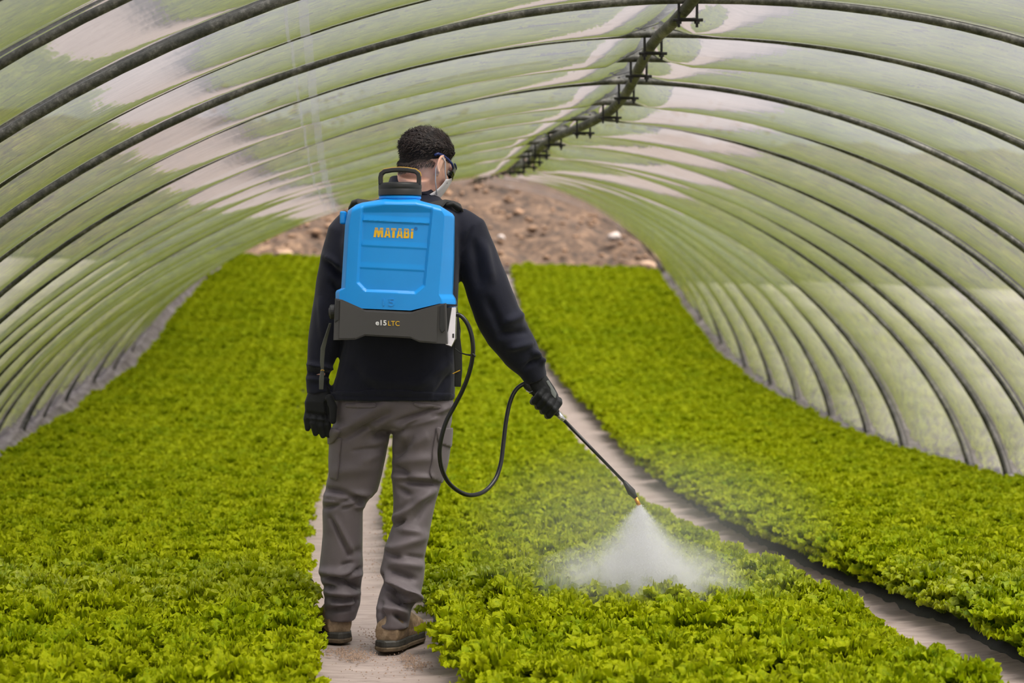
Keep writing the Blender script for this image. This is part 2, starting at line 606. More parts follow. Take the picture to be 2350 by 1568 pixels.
o = build('earth_clods', V, Fc, M['clod'], None, True)
tag(o, 'loose clods of brown earth scattered over the bank', 'earth clods', kind='stuff')
M['pale_stone'] = plain('pale_stone', srgb(140, 116, 98), .9, 0, 20, .15, .4, 40)
M['white_stone'] = plain('white_stone', srgb(150, 140, 136), .9, 0, 20, .1, .4, 40)
for px, py, d, r, m, lb in (
        (782, 466, 38.5, (.26, .2, .1), 'pale_stone', 'large pale flat stone on the bank above the sprayer strap'),
        (652, 582, 34.75, (.17, .12, .05), 'pale_stone', 'long pale slab at the back edge of the left bed'),
        (1410, 545, 36.0, (.11, .1, .08), 'white_stone', 'white stone in the bank towards the right film wall'),
        (1150, 545, 36.0, (.06, .06, .05), 'white_stone', 'small white stone in the bank right of the raised arm'),
        (1248, 522, 36.6, (.05, .05, .05), 'pale_stone', 'small tan stone in the middle of the bank'),
        (1110, 488, 37.6, (.06, .06, .05), 'white_stone', 'small greyish stone high on the bank beside the shoulder'),
        (655, 506, 36.9, (.05, .05, .07), 'pale_stone', 'small upright tan stone near the left film edge'),
        (1487, 612, 34.8, (.16, .1, .09), 'pale_stone', 'tan clod-like rock at the foot of the bank by the right film edge')):
    c = unproject(px, py, d)
    V, Fc = clod_geo((0, 0, 0), r, px)
    o = build('stone', V, Fc, M[m], None, True)
    o.location = c
    tag(o, lb, 'stone', 'stones on the earth bank')
c = unproject(752, 467, 38.3)
V, Fc = clod_geo((0, 0, 0), (.16, .1, .06), 5)  # dark lump for the black patch next to the pale stone
o = build('dark_lump', V, Fc, M['black_sheet'], None, True); o.location = c
tag(o, 'crumpled black lump beside the large pale stone', 'plastic scrap')

# ------------------------------------------------------------------ lettuces
def leaf_geo(rng, L, Wd, lean, curl, az, h0, nu=11, nv=20):
    """one frilled leaf: narrow rib at the base, fan-shaped ruffled blade that rolls outwards"""
    V = []; rim = []
    ph = rng.uniform(0, 6.28, 8)
    ca, sa = math.cos(az), math.sin(az)
    fx = rng.uniform(.85, 1.2)
    r, z, pu = .006, h0, 0.0
    for i in range(nu + 1):
        u = i / nu
        ang = lean + curl * u ** 2.2
        if i:
            am = lean + curl * ((u + pu) / 2) ** 2.2
            r += math.sin(am) * L / nu; z += math.cos(am) * L / nu
        pu = u
        w = Wd * (0.14 + 0.86 * min(1, (u / .62)) ** 1.3) * (1 - .25 * max(0, (u - .8) / .2) ** 2)
        nr, nz = -math.cos(ang), math.sin(ang)             # upper side of the blade
        tr, tz = math.sin(ang), math.cos(ang)
        for j in range(nv + 1):
            q = j / nv * 2 - 1
            e = abs(q)
            am_ = min(1, .22 + e ** 1.5 * u * 1.0 + u ** 3 * .6) * .0135
            wv = (math.sin(q * 10 * fx + ph[0] + 3 * u) + .9 * math.sin(q * 17 + ph[1] - u * 11) + .9 * math.sin(u * 25 + ph[2] + q * 5) + .6 * math.sin(q * 23 + u * 17 + ph[6])) / 1.7
            wv2 = (math.sin(q * 14 + ph[3] + u * 4) + .7 * math.sin(q * 24 + ph[4])) * .0062 * u ** 3
            out = r + nr * (wv * am_ - .18 * Wd * (1 - e * e)) + tr * wv2
            zz = z + nz * (wv * am_ - .18 * Wd * (1 - e * e)) + tz * wv2
            lat = q * w * (1 + .10 * math.sin(u * 19 + ph[5] + (0 if q > 0 else 2)) * e)
            V.append((out * ca - lat * sa, out * sa + lat * ca, zz))
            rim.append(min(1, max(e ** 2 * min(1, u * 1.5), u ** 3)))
    Fc = []
    n = nv + 1
    for i in range(nu):
        for j in range(nv):
            k = i * n + j
            Fc.append((k, k + 1, k + n + 1, k + n))
    return V, Fc, rim

def lettuce_mesh(seed, leaves=40):
    rng = np.random.default_rng(100 + seed)
    V = []; Fc = []; rim = []
    for k in range(leaves):
        t = k / (leaves - 1)                            # 0 heart, 1 outer
        az = k * 2.399 + rng.uniform(-.3, .3)
        L = .140 + .035 * t + rng.uniform(-.020, .022)
        Wd = .024 + .022 * t + rng.uniform(-.004, .006)
        lean = .04 + .40 * t + rng.uniform(-.12, .12)
        curl = .70 + .75 * t + rng.uniform(-.35, .5)
        if k >= leaves - 8:                              # loose outer leaves lying low
            lean, curl, L = rng.uniform(.75, 1.05), rng.uniform(.3, .9), rng.uniform(.12, .15)
        v, f, r = leaf_geo(rng, L, Wd, lean, curl, az, .012 + .02 * (1 - t))
        o = len(V)
        V += v; rim += r; Fc += [tuple(i + o for i in q) for q in f]
    me = make_mesh('lettuce', V, Fc, True)
    a = me.attributes.new('rim', 'FLOAT', 'POINT')
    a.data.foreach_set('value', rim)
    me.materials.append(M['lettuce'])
    return me
NVAR = 9
LET = [lettuce_mesh(i) for i in range(NVAR)]

spots = []
IN = {'left': (.02, .0), 'middle': (-.03, .05), 'right': (-.05, .02)}      # how far the outer rows keep from the bed edges
for bi, (fl, fr_, nrow, side) in enumerate(BEDS):
    ds = np.arange(3.8, 33.95, .16)
    for i, d in enumerate(ds):
        a, b = float(fl(d)), float(fr_(d))
        wd = b - a
        for r in range(nrow):
            u = (r + .5) / nrow
            if side == 'left' and r >= 11: u += .012          # wider gap between planting strips
            x = a + IN[side][0] + (wd - IN[side][0] - IN[side][1]) * u + RNG.normal() * .014
            dd = d + (.08 if r % 2 else 0) + RNG.normal() * .018
            if dd > 34.0: continue
            s = RNG.uniform(.72, .96)
            if RNG.random() < .012: continue                  # a missing plant here and there
            if r in (0, nrow - 1): s *= .95
            if side == 'left' and r in (10, 11): s *= .90
            spots.append((x, dd, float(ground_z(x, dd)) + BED_H - .012, RNG.uniform(0, 6.28), s, int(RNG.integers(NVAR)), side))
A = np.array([s[:3] for s in spots])
ppx, ppy = project_np(A + np.array([0, 0, .15]))
vis = (ppx > -40) & (ppx < 2390) & (ppy < 1640) & (ppy > 0)
order = sorted(np.nonzero(vis)[0], key=lambda i: spots[i][1])
single = set(order[:300])
def lettuce_label(x, y, side):
    """say where in its bed a head stands, by things one can find in the picture"""
    if y < 6.35: dz = "at the picture's front edge"
    elif y < 7.05: dz = 'just nearer than the boots'
    elif y < 7.75: dz = 'level with the boots'
    elif y < 8.6: dz = 'just beyond the boots'
    else: dz = 'well beyond the boots'
    p1, p2 = path1(y), path2(y)
    if side == 'left':
        return ('frilly lettuce fringing the left of the walked path, ' if p1[0] - x < .34 else 'frilly lettuce inside the left bed, ') + dz
    if side == 'right':
        return ('frilly lettuce fringing the right-hand bed by its path, ' if x - p2[1] < .28 else 'frilly lettuce inside the right-hand bed, ') + dz
    dz = dz.replace('level with the boots', 'level with the spray')
    if x - p1[1] < .26: return 'frilly lettuce in the middle bed beside the walked path, ' + dz
    if p2[0] - x < .26: return 'frilly lettuce in the middle bed beside the right-hand path, ' + dz
    return 'frilly lettuce inside the middle bed, ' + dz
src = {}
for i in order[:300]:
    x, y, z, rz, s, vi, side = spots[i]
    o = bpy.data.objects.new('lettuce', LET[vi])
    COL.objects.link(o)
    o.location = (x, y, z); o.rotation_euler = (RNG.normal() * .06, RNG.normal() * .06, rz); o.scale = (s, s, s * RNG.uniform(.93, 1.08))
    lb_ = lettuce_label(x, y, side)
    tag(o, lb_, 'lettuce', lb_.replace('frilly lettuce', 'lettuces'))
    src.setdefault(vi, o)

rest = [i for i in range(len(spots)) if i not in single]
pm = bpy.data.meshes.new('lettuce_field')
pm.from_pydata([spots[i][:3] for i in rest], [], [])
for nm, typ, data in (('rz', 'FLOAT', [spots[i][3] for i in rest]), ('sc', 'FLOAT', [spots[i][4] for i in rest]), ('vi', 'INT', [spots[i][5] for i in rest])):
    a = pm.attributes.new(nm, typ, 'POINT'); a.data.foreach_set('value', data)
field = bpy.data.objects.new('lettuce_field', pm); COL.objects.link(field)
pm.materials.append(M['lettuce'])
tag(field, 'dense rows of light green lettuces filling the beds into the distance', 'lettuces', kind='stuff')
ng = bpy.data.node_groups.new('plant_rows', 'GeometryNodeTree')
ng.interface.new_socket('Geometry', in_out='INPUT', socket_type='NodeSocketGeometry')
ng.interface.new_socket('Geometry', in_out='OUTPUT', socket_type='NodeSocketGeometry')
gi = ng.nodes.new('NodeGroupInput'); go = ng.nodes.new('NodeGroupOutput')
jn = ng.nodes.new('GeometryNodeGeometryToInstance')
for vi in sorted(src, reverse=True):
    oi = ng.nodes.new('GeometryNodeObjectInfo'); oi.transform_space = 'ORIGINAL'
    oi.inputs['Object'].default_value = src[vi]; oi.inputs['As Instance'].default_value = False
    ng.links.new(oi.outputs['Geometry'], jn.inputs[0])
def named(n, t):
    nd = ng.nodes.new('GeometryNodeInputNamedAttribute'); nd.data_type = t; nd.inputs['Name'].default_value = n
    return nd.outputs['Attribute']
ip = ng.nodes.new('GeometryNodeInstanceOnPoints')
ip.inputs['Pick Instance'].default_value = True
cx = ng.nodes.new('ShaderNodeCombineXYZ'); ng.links.new(named('rz', 'FLOAT'), cx.inputs[2])
e2r = ng.nodes.new('FunctionNodeEulerToRotation'); ng.links.new(cx.outputs[0], e2r.inputs[0])
ng.links.new(gi.outputs[0], ip.inputs['Points']); ng.links.new(jn.outputs[0], ip.inputs['Instance'])
ng.links.new(named('vi', 'INT'), ip.inputs['Instance Index'])
ng.links.new(e2r.outputs[0], ip.inputs['Rotation']); ng.links.new(named('sc', 'FLOAT'), ip.inputs['Scale'])
ng.links.new(ip.outputs[0], go.inputs[0])
md = field.modifiers.new('rows', 'NODES'); md.node_group = ng

# ------------------------------------------------------------------ modelling helpers for the figure
D0 = 7.35                                     # distance at which the person stands
def W(px, py, off=0.0):
    return unproject(px, py, D0 + off)

def limb(points, a, b, seg=28, n=2.0):
    """closed tube with elliptic (or squarish) rings; a = half width across, b = half depth"""
    pts = [Vector(p) for p in points]
    V = []; Fc = []
    m = len(pts)
    Y = Vector((0, 1, 0))
    for i, p in enumerate(pts):
        t = (pts[min(m - 1, i + 1)] - pts[max(0, i - 1)]).normalized()
        dv = Y - t * t.dot(Y)
        dv = dv.normalized() if dv.length > .05 else Vector((0, 0, 1))
        wv = t.cross(dv)
        for k in range(seg):
            an = 2 * math.pi * k / seg
            c, s = math.cos(an), math.sin(an)
            c = math.copysign(abs(c) ** (2 / n), c); s = math.copysign(abs(s) ** (2 / n), s)
            V.append(p + wv * c * a[i] + dv * s * b[i])
    for i in range(m - 1):
        for k in range(seg):
            k2 = (k + 1) % seg
            Fc.append((i * seg + k, i * seg + k2, (i + 1) * seg + k2, (i + 1) * seg + k))
    c0 = len(V); V.append(pts[0]); c1 = len(V); V.append(pts[-1])
    for k in range(seg):
        k2 = (k + 1) % seg
        Fc.append((c0, k2, k)); Fc.append((c1, (m - 1) * seg + k, (m - 1) * seg + k2))
    return V, Fc

def hlimb(rows, n=2.0, seg=32):
    """loft of horizontal rings given as (py, x_left, x_right, half_depth, y_offset)"""
    pts = []; a = []; b = []
    for py, xl, xr, bd, off in rows:
        l, r = W(xl, py, off), W(xr, py, off)
        pts.append((l + r) / 2); a.append((r - l).length / 2); b.append(bd)
    V = []; Fc = []
    m = len(pts)
    for i in range(m):
        for k in range(seg):
            an = 2 * math.pi * k / seg
            c, s = math.cos(an), math.sin(an)
            c = math.copysign(abs(c) ** (2 / n), c); s = math.copysign(abs(s) ** (2 / n), s)
            V.append(pts[i] + Vector((c * a[i], s * b[i], 0)))
    for i in range(m - 1):
        for k in range(seg):
            k2 = (k + 1) % seg
            Fc.append((i * seg + k, i * seg + k2, (i + 1) * seg + k2, (i + 1) * seg + k))
    c0 = len(V); V.append(pts[0]); c1 = len(V); V.append(pts[-1])
    for k in range(seg):
        k2 = (k + 1) % seg
        Fc.append((c0, k, k2)); Fc.append((c1, (m - 1) * seg + k2, (m - 1) * seg + k))
    return V, Fc

def ball(c, r, rot=None, seg=20, rings=12):
    c = Vector(c)
    V = [c + (rot @ Vector((0, 0, r[2])) if rot else Vector((0, 0, r[2])))]
    for i in range(1, rings):
        th = math.pi * i / rings
        for k in range(seg):
            ph = 2 * math.pi * k / seg
            p = Vector((math.sin(th) * math.cos(ph) * r[0], math.sin(th) * math.sin(ph) * r[1], math.cos(th) * r[2]))
            V.append(c + (rot @ p if rot else p))
    V.append(c + (rot @ Vector((0, 0, -r[2])) if rot else Vector((0, 0, -r[2]))))
    Fc = []
    for k in range(seg):
        Fc.append((0, 1 + k, 1 + (k + 1) % seg))
    for i in range(rings - 2):
        for k in range(seg):
            a = 1 + i * seg; b = a + seg; k2 = (k + 1) % seg
            Fc.append((a + k, b + k, b + k2, a + k2))
    l = len(V) - 1; a = 1 + (rings - 2) * seg
    for k in range(seg):
        Fc.append((l, a + (k + 1) % seg, a + k))
    return V, Fc

def capsule(points, radii, seg=14):
    """tapered rounded tube, closed by spheres"""
    pts = [Vector(p) for p in points]
    parts = [tube(pts, radii, seg)]
    for p, r in zip(pts, radii):
        parts.append(ball(p, (r, r, r), None, 12, 8))
    return merge(parts)

def union_mesh(geos, voxel, it=3):
    V, Fc = merge(geos)
    me = make_mesh('tmp', V, Fc)
    o = bpy.data.objects.new('tmp', me); COL.objects.link(o)
    bm = bmesh.new(); bm.from_mesh(me); bmesh.ops.recalc_face_normals(bm, faces=bm.faces); bm.to_mesh(me); bm.free()
    r = o.modifiers.new('r', 'REMESH'); r.mode = 'VOXEL'; r.voxel_size = voxel
    if it:
        s = o.modifiers.new('s', 'SMOOTH'); s.iterations = it; s.factor = .5
    dg = bpy.context.evaluated_depsgraph_get()
    ev = o.evaluated_get(dg)
    out = bpy.data.meshes.new_from_object(ev)
    bpy.data.objects.remove(o); bpy.data.meshes.remove(me)
    out.polygons.foreach_set('use_smooth', [True] * len(out.polygons))
    return out

def mesh_arrays(me):
    n = len(me.vertices)
    co = np.empty(n * 3); me.vertices.foreach_get('co', co)
    no = np.empty(n * 3); me.vertices.foreach_get('normal', no)
    return co.reshape(-1, 3), no.reshape(-1, 3)

def sculpt(me, folds, noise_amp=0.0, noise_scale=9.0, face_cam=True):
    """push vertices along their normals: folds = (x0, y0, x1, y1, width_px, height_mm)"""
    co, no = mesh_arrays(me)
    px, py = project_np(co)
    disp = np.zeros(len(co))
    for x0, y0, x1, y1, wd, amp in folds:
        dx, dy = x1 - x0, y1 - y0
        L2 = dx * dx + dy * dy
        t = np.clip(((px - x0) * dx + (py - y0) * dy) / L2, 0, 1)
        ds = np.hypot(px - (x0 + t * dx), py - (y0 + t * dy))
        prof = np.exp(-(ds / wd) ** 2) * (1 - .55 * (2 * t - 1) ** 4)
        disp += prof * amp * .0029
    if face_cam:
        disp *= np.clip(-no[:, 1] * 1.4 + .25, 0, 1)
    if noise_amp:
        nz = np.array([mnoise.noise(Vector((c[0] * noise_scale, c[1] * noise_scale, c[2] * noise_scale * .7))) + .5 * mnoise.noise(Vector((c[0] * 26, c[1] * 26, c[2] * 15))) for c in co])
        disp += nz * noise_amp
    co = co + no * disp[:, None]
    me.vertices.foreach_set('co', co.ravel())
    me.update()
    return me

def patch(name, me, poly, off, mat, parent, thick=.002, facing=-.05):
    """thin layer following a garment inside a pixel polygon (pockets, bands, patches)"""
    co, no = mesh_arrays(me)
    px, py = project_np(co)
    P = np.array(poly, float)
    ins = np.zeros(len(co), bool)
    j = len(P) - 1
    for i in range(len(P)):
        c = ((P[i, 1] > py) != (P[j, 1] > py)) & (px < (P[j, 0] - P[i, 0]) * (py - P[i, 1]) / (P[j, 1] - P[i, 1] + 1e-9) + P[i, 0])
        ins ^= c; j = i
    ins &= no[:, 1] < facing
    idx = {}; V = []; Fc = []
    for f in me.polygons:
        vs = list(f.vertices)
        if all(ins[v] for v in vs):
            q = []
            for v in vs:
                if v not in idx:
                    idx[v] = len(V); V.append(co[v] + no[v] * off)
                q.append(idx[v])
            Fc.append(tuple(q))
    if not Fc: return None
    cnt = {}
    for q in Fc:
        for a, b in zip(q, q[1:] + q[:1]):
            e = (min(a, b), max(a, b)); cnt[e] = cnt.get(e, 0) + 1
    nb = {}
    for (a, b), c in cnt.items():
        if c == 1: nb.setdefault(a, []).append(b); nb.setdefault(b, []).append(a)
    for _ in range(6):                                    # even out the cut edge
        V2 = list(V)
        for a, l in nb.items():
            if len(l) == 2: V2[a] = V[a] * .4 + (V[l[0]] + V[l[1]]) * .3
        V = V2
    o = build(name, V, Fc, mat, None, True)
    s = o.modifiers.new('thickness', 'SOLIDIFY'); s.thickness = thick + off * .8; s.offset = -1
    o.parent = parent
    return o

# ------------------------------------------------------------------ materials of the figure
def mat_cloth(name, col, rough=.85, weave=260, amt=.18):
    t = NT(name)
    v = t.coord('Object')
    n = t.noise(7, 5, .6, v); w = t.noise(weave, 2, .5, v)
    d = tuple(c * (1 - amt) for c in col[:3]); l = tuple(min(1, c * (1 + amt)) for c in col[:3])
    t.link(t.ramp(n.outputs['Fac'], [(.3, d), (.7, l)]), t.p.inputs['Base Color'])
    t.p.inputs['Roughness'].default_value = rough
    t.p.inputs['Sheen Weight'].default_value = .12
    t.p.inputs['Specular IOR Level'].default_value = .25
    t.bump(w.outputs['Fac'], .18, .002)
    return t.m
M['navy'] = mat_cloth('navy_sweatshirt', srgb(29, 31, 44))
M['trouser'] = mat_cloth('grey_work_trousers', srgb(108, 100, 102), .5, 300, .10)
M['glove'] = mat_cloth('black_glove', srgb(24, 26, 27), .6, 200)
M['glove_grey'] = mat_cloth('grey_glove_back', srgb(98, 102, 98), .7, 200)
M['strap'] = mat_cloth('black_webbing', srgb(34, 35, 34), .7, 400)
M['strap_grey'] = mat_cloth('grey_webbing', srgb(96, 98, 92), .7, 400)
def mat_skin():
    t = NT('skin')
    v = t.coord('Object')
    n = t.noise(14, 5, .6, v)
    t.link(t.ramp(n.outputs['Fac'], [(.3, srgb(226, 172, 148)), (.7, srgb(244, 200, 178))]), t.p.inputs['Base Color'])
    t.p.inputs['Roughness'].default_value = .7
    t.p.inputs['Specular IOR Level'].default_value = .25
    t.p.inputs['Subsurface Weight'].default_value = .12
    t.p.inputs['Subsurface Radius'].default_value = (.02, .008, .004)
    return t.m
M['skin'] = mat_skin()
M['hair'] = plain('dark_hair', srgb(28, 24, 24), .7, 0, 120, .4, 0, 60, .2)
M['hair_brown'] = plain('brown_hair', srgb(50, 40, 36), .5, 0, 120, .4, 0, 60, .3)
M['white_mask'] = plain('white_mask_cloth', srgb(224, 220, 222), .8, 0, 40, .05)
M['blue_frame'] = plain('dark_blue_plastic', srgb(28, 46, 104), .3, 0, 20, .1)
M['dark_lens'] = plain('dark_lens', srgb(26, 30, 28), .12, 0, 20, .1)
def mat_boot():
    t = NT('muddy_tan_leather')
    v = t.coord('Object')
    n = t.noise(16, 7, .7, v); n2 = t.noise(90, 4, .6, v)
    t.link(t.ramp(n.outputs['Fac'], [(.34, srgb(74, 60, 46)), (.5, srgb(134, 112, 86)), (.66, srgb(172, 150, 122))]), t.p.inputs['Base Color'])
    t.p.inputs['Roughness'].default_value = .55
    t.bump(n2.outputs['Fac'], .3, .003)
    return t.m
M['boot'] = mat_boot()
M['rubber'] = plain('muddy_black_rubber', srgb(54, 52, 46), .6, 0, 30, .45, .4, 80)
M['sole'] = plain('muddy_sole', srgb(92, 78, 58), .8, 0, 40, .45, .5, 80)

# ------------------------------------------------------------------ the person
# head frame: x right, y towards the face, z up; bowed and turned to the right
HEAD_C = W(976, 371, .03)
HR = Matrix.Rotation(math.radians(-43), 3, 'Z') @ Matrix.Rotation(math.radians(-24), 3, 'X') @ Matrix.Rotation(math.radians(4), 3, 'Y')
def H(x, y, z):
    return HEAD_C + HR @ Vector((x, y, z))
def hball(c, r, rot=None):
    R = HR if rot is None else HR @ rot
    return ball(H(*c), r, R, 28, 18)

head = [
    hball((0, -.004, .012), (.075, .095, .083)),
    hball((0, .012, -.02), (.070, .078, .075)),
    hball((0, .040, -.062), (.050, .052, .060)),
    hball((0, .062, -.098), (.030, .030, .024)),          # chin
    hball((0, .085, .020), (.055, .016, .014)),           # brow
    hball((.030, .072, -.030), (.024, .022, .020)), hball((-.030, .072, -.030), (.024, .022, .020)),   # cheeks
    hball((0, .098, -.030), (.011, .016, .026)), hball((0, .107, -.045), (.015, .013, .011)),           # nose
    hball((0, .090, -.072), (.024, .010, .007)), hball((0, .088, -.082), (.021, .010, .007)),           # lips
]
for s in (-1, 1):                                          # ears: flap, rim, lobe
    Re = Matrix.Rotation(s * math.radians(24), 3, 'Z')
    head.append(hball((s * .081, -.004, -.014), (.0065, .017, .028), Re))
    rim_pts = [H(s * (.079 + .012 * math.sin(a * .5 + .6)), -.004 - .019 * math.sin(a), -.008 + .030 * math.cos(a)) for a in np.linspace(-.9, 3.3, 12)]
    head.append(capsule(rim_pts, [.0048] * 12, 8))
    head.append(hball((s * .079, .002, -.044), (.006, .009, .010)))
neck_top = H(0, -.022, -.06)
neck_base = W(948, 452, .04)
body_geo = head + [limb([neck_top, (neck_top + neck_base) / 2 + Vector((0, -.004, 0)), neck_base, W(940, 480, .05)], [.060, .063, .067, .07], [.060, .062, .064, .065])]
body_geo += [hlimb([(470, 890, 1000, .06, .04), (500, 840, 1035, .08, .03), (600, 800, 1030, .10, .03), (720, 805, 1030, .10, .03), (850, 795, 1025, .10, .03), (930, 790, 1020, .10, .03), (975, 800, 1010, .09, .03)])]
LARM = [W(803, 505, .03), W(780, 600, .03), W(762, 690, .03), W(744, 785, .01), W(731, 880, -.01)]
RARM = [W(1062, 508, .03), W(1088, 590, .04), W(1128, 705, .06), W(1186, 800, .095), W(1230, 868, .115)]
body_geo += [limb(LARM, [.036, .038, .036, .026, .020], [.036, .038, .036, .026, .020]), limb(RARM, [.036, .038, .036, .026, .020], [.036, .038, .036, .026, .020])]
body_geo += [hlimb([(930, 790, 890, .07, .03), (1100, 770, 855, .06, .03), (1180, 766, 808, .03, .03), (1300, 768, 800, .028, .045), (1440, 770, 800, .028, .06)]),
             hlimb([(930, 915, 1020, .07, .02), (1100, 918, 1000, .06, .00), (1180, 925, 965, .03, -.02), (1300, 908, 940, .028, -.05), (1455, 890, 925, .028, -.09)])]
# feet inside the boots
def foot_frame(heel, ang):
    return lambda f, s, z: Vector((heel.x + math.sin(ang) * f + math.cos(ang) * s, heel.y + math.cos(ang) * f - math.sin(ang) * s, z))
LF = foot_frame(Vector((W(780, 1480, 0).x, 7.36, 0)), math.radians(-14))
RF = foot_frame(Vector((W(886, 1495, -.12).x, 7.185, 0)), math.radians(17))
for ff in (LF, RF):
    body_geo.append(capsule([ff(.06, 0, .10), ff(.06, 0, .06), ff(.16, 0, .05), ff(.24, 0, .04)], [.034, .034, .03, .02], 12))
body_me = union_mesh(body_geo, .0045, 3)
person = link('person', body_me, M['skin'])
tag(person, 'person in navy sweatshirt and grey trousers walking away, spraying with the right hand', 'person')

# ---- trousers
LL = [(940, 775, 905, .088, .02), (985, 762, 897, .090, .02), (1048, 757, 886, .084, .02), (1088, 754, 878, .080, .025), (1128, 745, 866, .078, .03), (1150, 741, 845, .076, .03),
      (1168, 740, 833, .074, .03), (1228, 741, 832, .072, .035), (1307, 733, 834, .074, .045), (1328, 735, 831, .072, .05), (1345, 741, 829, .066, .05), (1385, 744, 827, .064, .055), (1424, 746, 815, .058, .06)]
RL = [(940, 898, 1038, .090, .01), (985, 903, 1033, .090, .005), (1021, 900, 1031, .086, .0), (1061, 898, 1026, .082, -.005), (1101, 900, 1015, .078, -.01), (1150, 904, 1001, .074, -.02),
      (1202, 902, 990, .072, -.03), (1262, 881, 978, .072, -.045), (1280, 880, 975, .072, -.05), (1317, 871, 973, .072, -.06), (1335, 880, 971, .070, -.065), (1356, 873, 968, .070, -.07),
      (1380, 866, 962, .070, -.085), (1398, 864, 946, .068, -.095), (1411, 862, 942, .067, -.10), (1441, 867, 938, .064, -.105)]
PEL = [(880, 780, 1030, .105, .025), (905, 772, 1038, .112, .022), (930, 768, 1040, .118, .02), (955, 766, 1037, .116, .018), (972, 768, 1036, .105, .018), (985, 790, 1015, .07, .018)]
trouser_me = union_mesh([hlimb(LL, 2.1), hlimb(RL, 2.1), hlimb(PEL, 2.4)], .0062, 2)
FOLDS = [
    (765, 1000, 890, 925, 13, 7), (790, 1006, 893, 950, 7, -6), (835, 990, 888, 962, 9, 5), (862, 1000, 888, 992, 6, -6), (850, 1022, 890, 1008, 9, 4),
    (810, 1035, 865, 1028, 4, -3), (830, 1060, 875, 1040, 10, 4), (770, 1085, 860, 1070, 16, 4),
    (748, 1124, 850, 1150, 7, -11), (750, 1138, 845, 1136, 8, 7), (744, 1166, 800, 1151, 5, -7), (748, 1152, 832, 1162, 6, 6), (790, 1165, 832, 1155, 5, -6),
    (757, 1188, 802, 1276, 4, -5), (770, 1190, 812, 1270, 6, 3), (800, 1278, 832, 1262, 9, -4), (785, 1297, 812, 1292, 5, -5),
    (737, 1314, 832, 1318, 9, 7), (741, 1324, 790, 1338, 6, -13), (790, 1338, 829, 1351, 6, -12), (790, 1326, 830, 1305, 5, -8), (742, 1347, 768, 1352, 5, -9),
    (755, 1358, 825, 1366, 8, 8), (745, 1372, 795, 1380, 6, -8), (795, 1378, 826, 1368, 6, -7), (760, 1388, 815, 1384, 7, 6), (748, 1402, 805, 1396, 6, -8), (812, 1395, 826, 1372, 5, -8),
    (915, 968, 1005, 938, 6, -8), (905, 978, 1000, 958, 8, 6), (930, 976, 1008, 950, 5, -6), (1000, 950, 1034, 930, 6, 5), (925, 990, 935, 1022, 12, 6), (904, 1052, 942, 1010, 9, -9),
    (945, 1020, 985, 1000, 14, 4), (905, 1072, 937, 1093, 8, -9), (910, 1060, 990, 1052, 12, 4), (925, 1104, 1000, 1112, 7, -9), (902, 1094, 985, 1098, 8, 6),
    (912, 1176, 952, 1150, 8, -6), (905, 1190, 992, 1126, 9, 8), (915, 1122, 940, 1135, 6, -7), (950, 1195, 992, 1150, 9, -5), (904, 1206, 926, 1194, 5, -9), (920, 1216, 968, 1222, 8, 5),
    (885, 1266, 976, 1232, 11, 6), (880, 1264, 918, 1282, 7, -7), (930, 1275, 975, 1282, 5, -4), (893, 1308, 952, 1330, 7, -8), (905, 1292, 970, 1300, 10, 5),
    (870, 1318, 886, 1336, 6, -9), (882, 1326, 965, 1372, 8, 10), (884, 1342, 932, 1388, 6, -11), (915, 1348, 966, 1384, 6, 9), (890, 1368, 942, 1396, 6, -12), (900, 1352, 940, 1372, 4, -7),
    (868, 1395, 930, 1404, 8, 7), (906, 1408, 938, 1432, 6, -9), (875, 1385, 880, 1430, 6, -6), (940, 1396, 966, 1378, 5, -8),
]
sculpt(trouser_me, FOLDS, .0032, 8)
trousers = link('trousers', trouser_me, M['trouser'], person)
trousers['label'] = 'grey cargo work trousers'
for nm, poly in (('cargo_pocket', [(757, 1002), (786, 1000), (781, 1060), (776, 1106), (757, 1100)]), ('cargo_pocket', [(998, 985), (1034, 985), (1031, 1060), (1014, 1112), (982, 1098), (990, 1040)])):
    patch(nm, trouser_me, poly, .006, M['trouser'], trousers, .003)
for poly in ([(757, 980), (788, 986), (771, 1016), (757, 1024)], [(996, 978), (1034, 980), (1032, 1030), (1002, 1020)]):
    patch('pocket_flap', trouser_me, poly, .0105, M['trouser'], trousers, .003)
patch('back_pocket', trouser_me, [(790, 925), (868, 922), (868, 938), (790, 940)], .0035, M['trouser'], trousers, .002)
patch('back_pocket', trouser_me, [(945, 922), (1018, 930), (1018, 942), (945, 936)], .0035, M['trouser'], trousers, .002)

# ---- sweatshirt
TORSO = [(917, 758, 1041, .128, .02), (905, 759, 1042, .130, .02), (882, 765, 1044, .130, .02), (840, 776, 1046, .130, .02), (796, 787, 1048, .128, .02), (700, 783, 1050, .126, .02), (620, 777, 1054, .128, .02),
         (560, 776, 1060, .130, .02), (520, 784, 1062, .124, .025), (492, 798, 1056, .112, .03), (472, 828, 1036, .096, .035), (456, 868, 1012, .082, .04), (444, 888, 1002, .074, .04)]
LS = [W(818, 500, .03), W(796, 535, .03), W(784, 600, .03), W(768, 670, .03), W(757, 730, .025), W(745, 790, .01), W(733, 845, 0), W(728, 870, -.01), W(732, 902, -.01)]
LSa = [.05, .066, .071, .068, .066, .057, .042, .037, .041]
RS = [W(1040, 500, .03), W(1070, 528, .03), W(1093, 590, .04), W(1116, 650, .05), W(1138, 715, .06), W(1163, 765, .08), W(1196, 812, .10), W(1220, 845, .11), W(1232, 874, .115)]
RSa = [.05, .068, .074, .076, .078, .076, .066, .050, .040]
LSa_d = [v * .95 for v in LSa]; RSa_d = [v * .95 for v in RSa]
sweat_me = union_mesh([hlimb(TORSO, 2.5), limb(LS, LSa, LSa_d), limb(RS, RSa, RSa_d)], .0062, 4)
